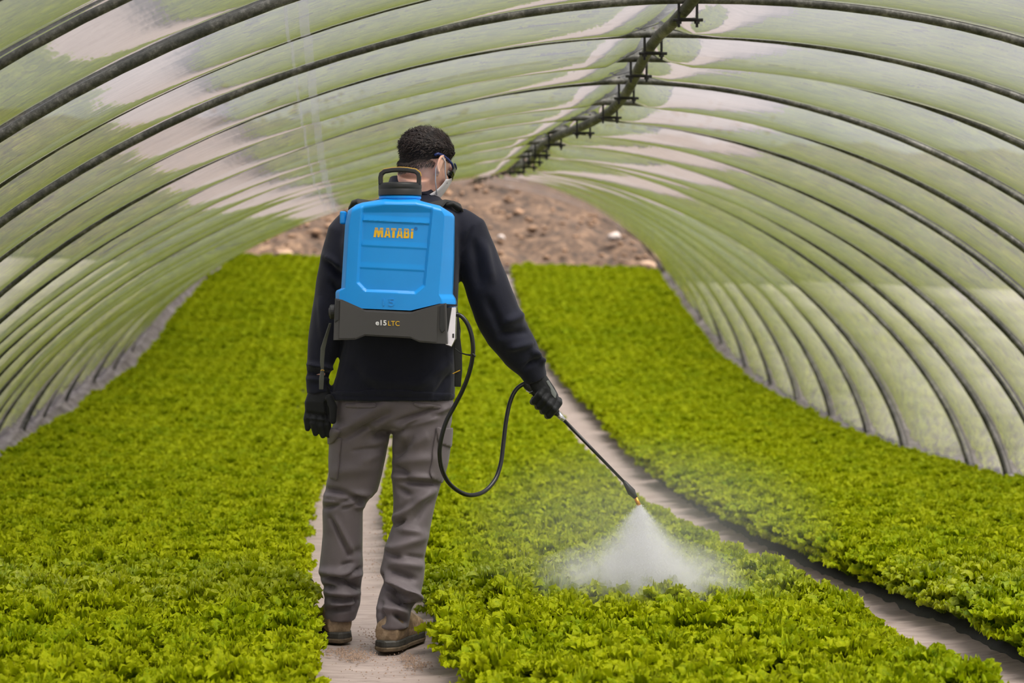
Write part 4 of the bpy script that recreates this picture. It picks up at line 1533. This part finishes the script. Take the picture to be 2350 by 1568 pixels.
def text_mesh(name, body, px0, px1, py0, py1, off, mat, parent, bold=0.0, dep=.0006, yaw=0.0, sink=0.0):
    cu = bpy.data.curves.new('t', 'FONT'); cu.body = body; cu.offset = bold; cu.extrude = .01
    o = bpy.data.objects.new('t', cu); COL.objects.link(o)
    dg = bpy.context.evaluated_depsgraph_get(); dg.update()
    me = bpy.data.meshes.new_from_object(o.evaluated_get(dg))
    bpy.data.objects.remove(o)
    co = np.empty(len(me.vertices) * 3); me.vertices.foreach_get('co', co); co = co.reshape(-1, 3)
    mn, mx = co.min(0), co.max(0)
    out = []
    for c in co:
        fx = (c[0] - mn[0]) / (mx[0] - mn[0]); fy = (c[1] - mn[1]) / (mx[1] - mn[1]); fz = (c[2] - mn[2]) / (mx[2] - mn[2])
        px = px0 + (px1 - px0) * fx
        p = W(px, py1 + (py0 - py1) * fy + .036 * (px - 905), off)
        p.y -= dep * fz
        out.append(p)
    me.vertices.foreach_set('co', np.array([list(p) for p in out]).ravel()); me.update()
    return link(name, me, mat, parent)
text_mesh('model_lettering', 'e15', 862, 887, 736, 748, RB - .0052, M['white_print'], bs, .02)
text_mesh('model_lettering', 'LTC', 891, 917, 737, 748, RB - .0052, M['yellow_print'], bs, .0)
o = text_mesh('embossed_figure', '15', 879, 905, 686, 703, REAR - .0115, M['blue'], tank, .0, .0022)
rg_ = [W(954.5 + 3.4 * math.cos(a), 525 + 3.4 * math.sin(a), toff(955)) for a in np.linspace(0, 2 * math.pi, 25)]
V, Fc = tube(rg_, .00045, 5)
rm = build('registered_mark', V, Fc, M['blue_print'], tank)
text_mesh('registered_letter', 'R', 953.2, 956.2, 521.4, 524.6, toff(955) - .0002, M['blue_print'], tank, .0, .0003)

# straps: padded shoulder straps, hanging webbing
def ribbon(path, width_dir, hw, th, mat, name, parent):
    V = []; Fc = []
    pts = [Vector(p) for p in path]
    for i, p in enumerate(pts):
        t = (pts[min(len(pts) - 1, i + 1)] - pts[max(0, i - 1)]).normalized()
        wd = Vector(width_dir); wd = (wd - t * wd.dot(t)).normalized()
        nn = t.cross(wd)
        w = hw[i] if isinstance(hw, (list, tuple)) else hw
        for a, b in ((-1, -1), (1, -1), (1, 1), (-1, 1)):
            V.append(p + wd * a * w + nn * b * th)
    for i in range(len(pts) - 1):
        for k in range(4):
            k2 = (k + 1) % 4
            Fc.append((i * 4 + k, i * 4 + k2, i * 4 + 4 + k2, i * 4 + 4 + k))
    Fc.append((3, 2, 1, 0)); e = (len(pts) - 1) * 4; Fc.append((e, e + 1, e + 2, e + 3))
    o = build(name, V, Fc, mat, parent, True)
    bv = o.modifiers.new('b', 'BEVEL'); bv.width = th * .6; bv.segments = 2
    return o
ribbon([W(985, 492, -.10), W(992, 474, -.09), W(1002, 465, -.03), W(1022, 470, .04), W(1034, 484, .10), W(1038, 520, .155), W(1035, 600, .17), W(1040, 700, .16), W(1048, 760, .08), W(1046, 780, -.04), W(1040, 775, -.10)],
       (1, 0, .15), [.030, .034, .036, .036, .034, .03, .025, .014, .014, .014, .014], .006, M['strap'], 'shoulder_strap', sprayer)
ribbon([W(850, 498, -.10), W(848, 474, -.09), W(842, 463, -.03), W(830, 468, .04), W(822, 482, .10), W(815, 520, .155), W(815, 600, .17), W(805, 700, .16), W(782, 760, .08), W(776, 775, -.04), W(778, 770, -.10)],
       (1, 0, -.15), [.030, .034, .036, .036, .034, .03, .025, .014, .014, .014, .014], .006, M['strap'], 'shoulder_strap', sprayer)
ribbon([W(1018, 470, -.02), W(1036, 466, -.01), W(1054, 474, .0), W(1059, 482, .03)], (0, 1, .2), .022, .005, M['strap'], 'strap_pad', sprayer)
w1 = ribbon([W(758, 742, -.17), W(748, 775, -.15), W(741, 800, -.15), W(739, 830, -.15), W(740, 850, -.15)], (1, .5, 0), [.004, .006, .008, .007, .005], .0015, M['strap_grey'], 'hanging_webbing', sprayer)
ribbon([W(740, 848, -.152), W(738, 870, -.152), W(737, 894, -.15)], (1, .4, 0), [.0055, .008, .007], .003, M['strap_grey'], 'webbing_end', w1)
V, Fc = tube([W(736, 851, -.155), W(740, 849, -.158), W(744, 851, -.155)], .0016, 6)
build('thread_band', V, Fc, M['yellow_plastic'], w1)
w2 = ribbon([W(1046, 705, -.12), W(1048, 760, -.1), W(1051, 810, -.09), W(1052, 850, -.09), W(1050, 888, -.09)], (1, .3, 0), [.006, .009, .014, .013, .011], .003, M['strap'], 'hanging_webbing', sprayer)
V, Fc = tube([W(1039, 858, -.098), W(1056, 850, -.098)], .0016, 6)
build('thread_band', V, Fc, M['yellow_plastic'], w2)

# hose
def smooth_path(pts, n=8):
    P = [Vector(p) for p in pts]
    out = []
    for i in range(len(P) - 1):
        p0 = P[max(0, i - 1)]; p1 = P[i]; p2 = P[i + 1]; p3 = P[min(len(P) - 1, i + 2)]
        for k in range(n):
            t = k / n
            out.append(.5 * ((2 * p1) + (-p0 + p2) * t + (2 * p0 - 5 * p1 + 4 * p2 - p3) * t * t + (-p0 + 3 * p1 - 3 * p2 + p3) * t ** 3))
    out.append(P[-1])
    return out
hp = [W(1030, 720, -.21), W(1044, 721, -.23), W(1060, 727, -.24), W(1075, 748, -.245), W(1084, 780, -.245), W(1085, 815, -.24), W(1077, 855, -.23), W(1062, 895, -.22), W(1043, 932, -.21), W(1024, 968, -.205),
      W(1012, 1010, -.20), W(1009, 1045, -.19), W(1016, 1082, -.17), W(1036, 1115, -.13), W(1072, 1136, -.08), W(1108, 1130, -.02), W(1135, 1103, .03), W(1149, 1065, .06), W(1155, 1020, .08), W(1161, 970, .09), W(1170, 925, .10), W(1184, 895, .105), W(1203, 881, .11), W(1210, 883, .114)]
V, Fc = tube(smooth_path(hp), .0073, 12)
hose = build('hose', V, Fc, M['rubber_hose'], sprayer, True)
hose['label'] = 'black rubber hose hanging in a loop'
V, Fc = tube([W(1018, 720, -.20), W(1034, 720, -.215), W(1040, 721, -.222)], [.013, .012, .010], 14)
build('hose_nut', V, Fc, M['black_plastic'], hose)
V, Fc = tube([W(1044, 800, -.16), W(1056, 810, -.2), W(1070, 814, -.23), W(1084, 816, -.24)], [.002, .002, .0025, .004], 8)
build('cable_tie', V, Fc, M['black_plastic'], hose)
V, Fc = tube([W(1084, 812, -.252), W(1091, 818, -.25)], .0035, 8)
build('tie_end', V, Fc, M['black_plastic'], hose)

# lance: grip, ferrule, tube, nozzle
ax = (GB - GA)
def A_(t): return GA + ax * t
V, Fc = tube([A_(-.06), A_(.0), A_(.06), A_(.24), A_(.26), A_(.9), A_(1.02)], [.012, .0155, .0165, .0165, .0145, .0145, .012], 18)
lance = build('lance', V, Fc, M['black_plastic'], sprayer, True)
lance['label'] = 'black spray lance with grip'
for t in (.06, .11, .16, .21):
    V, Fc = tube([A_(t), A_(t + .02)], .0178, 16)
    build('grip_rib', V, Fc, M['black_plastic'], lance)
NZ0 = W(1434, 1108, .14); NZ1 = W(1459, 1143, .135); TIP = W(1467, 1161, .13)
V, Fc = tube([A_(1.0), GB + (NZ0 - GB) * .10, GB + (NZ0 - GB) * .115], [.0115, .0085, .006], 16)
build('ferrule', V, Fc, M['chrome'], lance, True)
V, Fc = tube([GB + (NZ0 - GB) * .1, NZ0], [.0062, .0048], 14)
build('lance_tube', V, Fc, M['rubber_hose'], lance, True)
V, Fc = tube([NZ0 + (NZ0 - NZ1) * .08, NZ0 + (NZ1 - NZ0) * .12, NZ0 + (NZ1 - NZ0) * .62, NZ0 + (NZ1 - NZ0) * .78, NZ1], [.006, .0085, .0145, .0105, .0075], 16)
noz = build('nozzle_holder', V, Fc, M['black_plastic'], lance, True)
V, Fc = tube([NZ1 - (TIP - NZ1) * .2, NZ1 + (TIP - NZ1) * .85, TIP], [.0072, .0072, .005], 14)
build('nozzle_tip', V, Fc, M['brass'], lance, True)
V, Fc = tube([W(1208, 897, .092), W(1216, 901, .09), W(1222, 898, .095)], .0022, 6)
build('hose_clip', V, Fc, M['chrome'], lance)

# ------------------------------------------------------------------ spray from the nozzle
def mat_spray():
    t = NT('water_spray')
    t.n.remove(t.p)
    tc = t.add('ShaderNodeTexCoord')
    sp = t.add('ShaderNodeSeparateXYZ'); t.link(tc.outputs['Object'], sp.inputs[0])
    x, y, z = sp.outputs
    h = t.math('MAXIMUM', t.math('MULTIPLY', z, -1.0), .004)
    # the fan leans a little to the right as it drops
    xc = t.math('SUBTRACT', x, t.math('MULTIPLY', h, .06))
    w = t.math('ADD', t.math('MULTIPLY', h, .74), .006)
    r = t.math('DIVIDE', xc, w)
    core = t.math('POWER', 2.718, t.math('MULTIPLY', t.math('MULTIPLY', r, r), -1.7))
    dy = t.math('DIVIDE', y, t.math('ADD', t.math('MULTIPLY', h, .30), .006))
    dep = t.math('POWER', 2.718, t.math('MULTIPLY', t.math('MULTIPLY', dy, dy), -1.2))
    n = t.noise(9, 5, .6, tc.outputs['Object'], .5)
    n.inputs['Scale'].default_value = 16
    ns = t.math('MAXIMUM', t.math('MULTIPLY', t.math('SUBTRACT', n.outputs['Fac'], .30), 2.6), .15)
    d1 = t.math('MULTIPLY', t.math('MULTIPLY', core, dep), t.math('DIVIDE', 9.0, t.math('ADD', h, .012)))
    # drifting wings near the leaves
    wing = t.math('POWER', 2.718, t.math('MULTIPLY', t.math('POWER', t.math('ABSOLUTE', t.math('DIVIDE', x, .31)), 4.0), -1.0))
    hz = t.math('MULTIPLY', t.math('SUBTRACT', h, .10), 6.0, clamp=True)
    dw = t.math('DIVIDE', y, .12)
    dwe = t.math('POWER', 2.718, t.math('MULTIPLY', t.math('MULTIPLY', dw, dw), -1.0))
    d2 = t.math('MULTIPLY', t.math('MULTIPLY', t.math('MULTIPLY', wing, hz), dwe), 13.0)
    den = t.math('MULTIPLY', t.math('ADD', d1, t.math('MULTIPLY', d2, ns)), t.math('ADD', .45, t.math('MULTIPLY', ns, .6)))
    v = t.add('ShaderNodeVolumePrincipled')
    v.inputs['Color'].default_value = (.97, .97, .99, 1)
    v.inputs['Anisotropy'].default_value = .1
    t.link(den, v.inputs['Density'])
    t.link(v.outputs[0], t.out.inputs['Volume'])
    return t.m

def mat_haze():
    t = NT('fine_mist')
    t.n.remove(t.p)
    tc = t.add('ShaderNodeTexCoord')
    ln = t.add('ShaderNodeVectorMath'); ln.operation = 'LENGTH'
    mp = t.add('ShaderNodeMapping'); mp.inputs['Scale'].default_value = (1 / .70, 1 / .55, 1 / .34)
    t.link(tc.outputs['Object'], mp.inputs['Vector']); t.link(mp.outputs[0], ln.inputs[0])
    f = t.math('SUBTRACT', 1.0, ln.outputs['Value'], clamp=True)
    f = t.math('MULTIPLY', f, .34)
    v = t.add('ShaderNodeVolumePrincipled')
    v.inputs['Color'].default_value = (.96, .97, .97, 1)
    t.link(f, v.inputs['Density'])
    t.link(v.outputs[0], t.out.inputs['Volume'])
    return t.m

V = []; Fc = []
seg = 28
prof = [(0.004, .010, .012), (-.05, .075, .04), (-.12, .18, .10), (-.18, .34, .18), (-.30, .40, .24), (-.37, .40, .24)]
for z, a, b in prof:
    for k in range(seg):
        an = 2 * math.pi * k / seg
        V.append((math.cos(an) * a, math.sin(an) * b, z))
for i in range(len(prof) - 1):
    for k in range(seg):
        k2 = (k + 1) % seg
        Fc.append((i * seg + k, (i + 1) * seg + k, (i + 1) * seg + k2, i * seg + k2))
Fc.append(tuple(range(seg))); Fc.append(tuple(range(len(prof) * seg - 1, (len(prof) - 1) * seg - 1, -1)))
spray = build('water_spray', V, Fc, mat_spray())
spray.location = TIP
tag(spray, 'white fan of fine water spray falling from the lance nozzle onto the lettuces', 'water spray', kind='stuff')
V, Fc = ball((0, 0, 0), (.70, .55, .34), None, 24, 14)
haze = build('fine_mist', V, Fc, mat_haze())
haze.location = W(1480, 1215, .12)
tag(haze, 'thin mist hanging over the lettuces around the spray', 'mist', kind='stuff')
# flying drops
M['water'] = plain('water_drops', srgb(235, 238, 242), .1, 0, 10, .02)
V = []; Fc = []
rr = random.Random(11)
for k in range(15000):
    h = rr.random() ** .7 * .33
    x = rr.gauss(0, .40) * (.02 + h * .78) + .05 * h; y = rr.gauss(0, .45) * (.01 + h * .35)
    if h > .15 and rr.random() < .3: x = rr.gauss(0, .16)
    r = rr.uniform(.0004, .0011)
    c = Vector((x, y, -h)); o0 = len(V)
    V += [c + Vector((r, 0, 0)), c + Vector((-r * .5, r * .87, 0)), c + Vector((-r * .5, -r * .87, 0)), c + Vector((0, 0, r * 1.6)), c - Vector((0, 0, r * 1.6))]
    for a, b, e in ((0, 1, 3), (1, 2, 3), (2, 0, 3), (1, 0, 4), (2, 1, 4), (0, 2, 4)):
        Fc.append((o0 + a, o0 + b, o0 + e))
dr = build('spray_drops', V, Fc, M['water'], spray)
dr['kind'] = 'stuff'

# ------------------------------------------------------------------ crumbs on the path
M['crumb'] = plain('light_crumbs', srgb(150, 126, 108), .9, 0, 200, .5)
def crumbs(zones, n, seed, label):
    rr = random.Random(seed)
    V = []; Fc = []
    for k in range(n):
        x0, y0, sx, sy = zones[rr.randrange(len(zones))]
        px, py = rr.gauss(x0, sx), rr.gauss(y0, sy)
        d = F_PX * CAM_Z / (py - 650)
        p = unproject(px, py, d); p.z = .0 - .004
        r = rr.uniform(.0012, .0042)
        o0 = len(V)
        a = rr.uniform(0, 6.28)
        for q in range(4):
            V.append(p + Vector((math.cos(a + q * 1.57) * r * rr.uniform(.6, 1.5), math.sin(a + q * 1.57) * r * 1.2, rr.uniform(0, .002))))
        V.append(p + Vector((0, 0, r * .6 + .003)))
        for q in range(4):
            Fc.append((o0 + q, o0 + (q + 1) % 4, o0 + 4))
    o = build('path_crumbs', V, Fc, M['crumb'])
    tag(o, label, 'crumbs', kind='stuff')
crumbs([(790, 1498, 22, 7), (815, 1508, 25, 7)], 420, 1, 'brown crumbs strewn on the path behind the left boot')
crumbs([(935, 1512, 14, 6), (960, 1528, 16, 6)], 300, 2, 'brown crumbs strewn on the path behind the right boot')
crumbs([(850, 1470, 14, 18), (862, 1210, 10, 40), (858, 1290, 10, 40), (900, 1540, 70, 14)], 260, 3, 'scattered dirt crumbs along the middle of the path')

# ------------------------------------------------------------------ foot of the film walls
def mat_skirt():
    t = NT('dusty_film_skirt')
    v = t.coord('Object')
    n = t.noise(5, 6, .65, t.coord('Object', (1, 2.2, 1)), .3)
    t.link(t.ramp(n.outputs['Fac'], [(.32, srgb(70, 64, 66)), (.5, srgb(150, 140, 144)), (.68, srgb(196, 188, 194))]), t.p.inputs['Base Color'])
    t.p.inputs['Roughness'].default_value = .45
    return t.m
M['skirt'] = mat_skirt()
for side in (-1, 1):
    V = []; Fc = []
    ds = np.arange(3.0, 34.2, .09); nn = 9
    for d in ds:
        xb = float(_XL(d)) if side < 0 else float(_XR(d))
        for j in range(nn):
            u = j / (nn - 1)
            x = xb - side * (.26 * u + .02 * mnoise.noise(Vector((d * 3, u * 3, side))))
            z = float(ground_z(x, d)) - .02 + .17 * (1 - u) ** 1.5 + .05 * abs(mnoise.noise(Vector((d * 5.5, u * 4, side * 7)))) * (1 - u * .6)
            V.append((x, d, z))
    for i in range(len(ds) - 1):
        for j in range(nn - 1):
            k = i * nn + j
            Fc.append((k, k + 1, k + nn + 1, k + nn))
    o = build('film_skirt', V, Fc, M['skirt'], None, True)
    tag(o, 'crumpled dusty film skirt along the foot of the %s tunnel wall' % ('left' if side < 0 else 'right'), 'film skirt', kind='structure')

# seams welded along the film, and the rolled film edge at the open end
def mat_seam():
    t = NT('welded_film_seam')
    tr = t.add('ShaderNodeBsdfTranslucent'); tr.inputs['Color'].default_value = (.42, .42, .44, 1)
    cl = t.add('ShaderNodeBsdfTransparent')
    n = t.noise(8, 3, .6, t.coord('Object', (1, .5, 1)))
    mx = t.add('ShaderNodeMixShader'); t.link(t.math('ADD', t.math('MULTIPLY', n.outputs['Fac'], .5), .52, clamp=True), mx.inputs[0])
    t.link(tr.outputs[0], mx.inputs[1]); t.link(cl.outputs[0], mx.inputs[2])
    t.link(mx.outputs[0], t.out.inputs['Surface'])
    return t.m
M['seam'] = mat_seam()
NSF = NS
fv = film.data.vertices
for off_x, hw in ((-.80, .018), (-.86, .006)):
    V = []; Fc = []
    cnt = 0
    for ri, (d, sag, a, t) in enumerate(ring_d):
        if d < 6.5 or d > 20: continue
        ring_ = [Vector(fv[ri * NSF + k].co) for k in range(NSF)]
        xt_ = off_x - .07 * (d - 8.7)
        for k in range(NSF - 1):
            if ring_[k].x <= xt_ < ring_[k + 1].x:
                f = (xt_ - ring_[k].x) / (ring_[k + 1].x - ring_[k].x)
                p = ring_[k].lerp(ring_[k + 1], f); tg = (ring_[k + 1] - ring_[k]).normalized()
                nrm = Vector((tg.z, 0, -tg.x))
                V += [p - tg * hw + nrm * .003, p + tg * hw + nrm * .003]
                cnt += 1
                break
    for i in range(cnt - 1):
        Fc.append((2 * i, 2 * i + 1, 2 * i + 3, 2 * i + 2))
    build('film_seam', V, Fc, M['seam'], film, True)
P, N = section(34.25, 61)
sel = [P[i] + Vector((-.03, 0, 0)) for i in range(44, 60)]
V, Fc = tube(sel, [.03 + .035 * math.sin(i * .9) ** 2 for i in range(len(sel))], 10)
er = build('film_edge_roll', V, Fc, M['skirt'], film, True)
er['label'] = 'pale rolled film edge at the open end'

M['wood'] = plain('weathered_wood', srgb(190, 140, 108), .85, 0, 60, .25, .4, 90)
a_, b_ = unproject(1562, 628, 31.5), unproject(1575, 676, 31.3)
V, Fc = tube([a_, a_.lerp(b_, .5) + Vector((.01, 0, 0)), b_ + (b_ - a_) * .4], [.022, .025, .028], 7)
o = build('wooden_stake', V, Fc, M['wood'])
tag(o, 'short wooden stake leaning at the foot of the right film wall', 'stake')
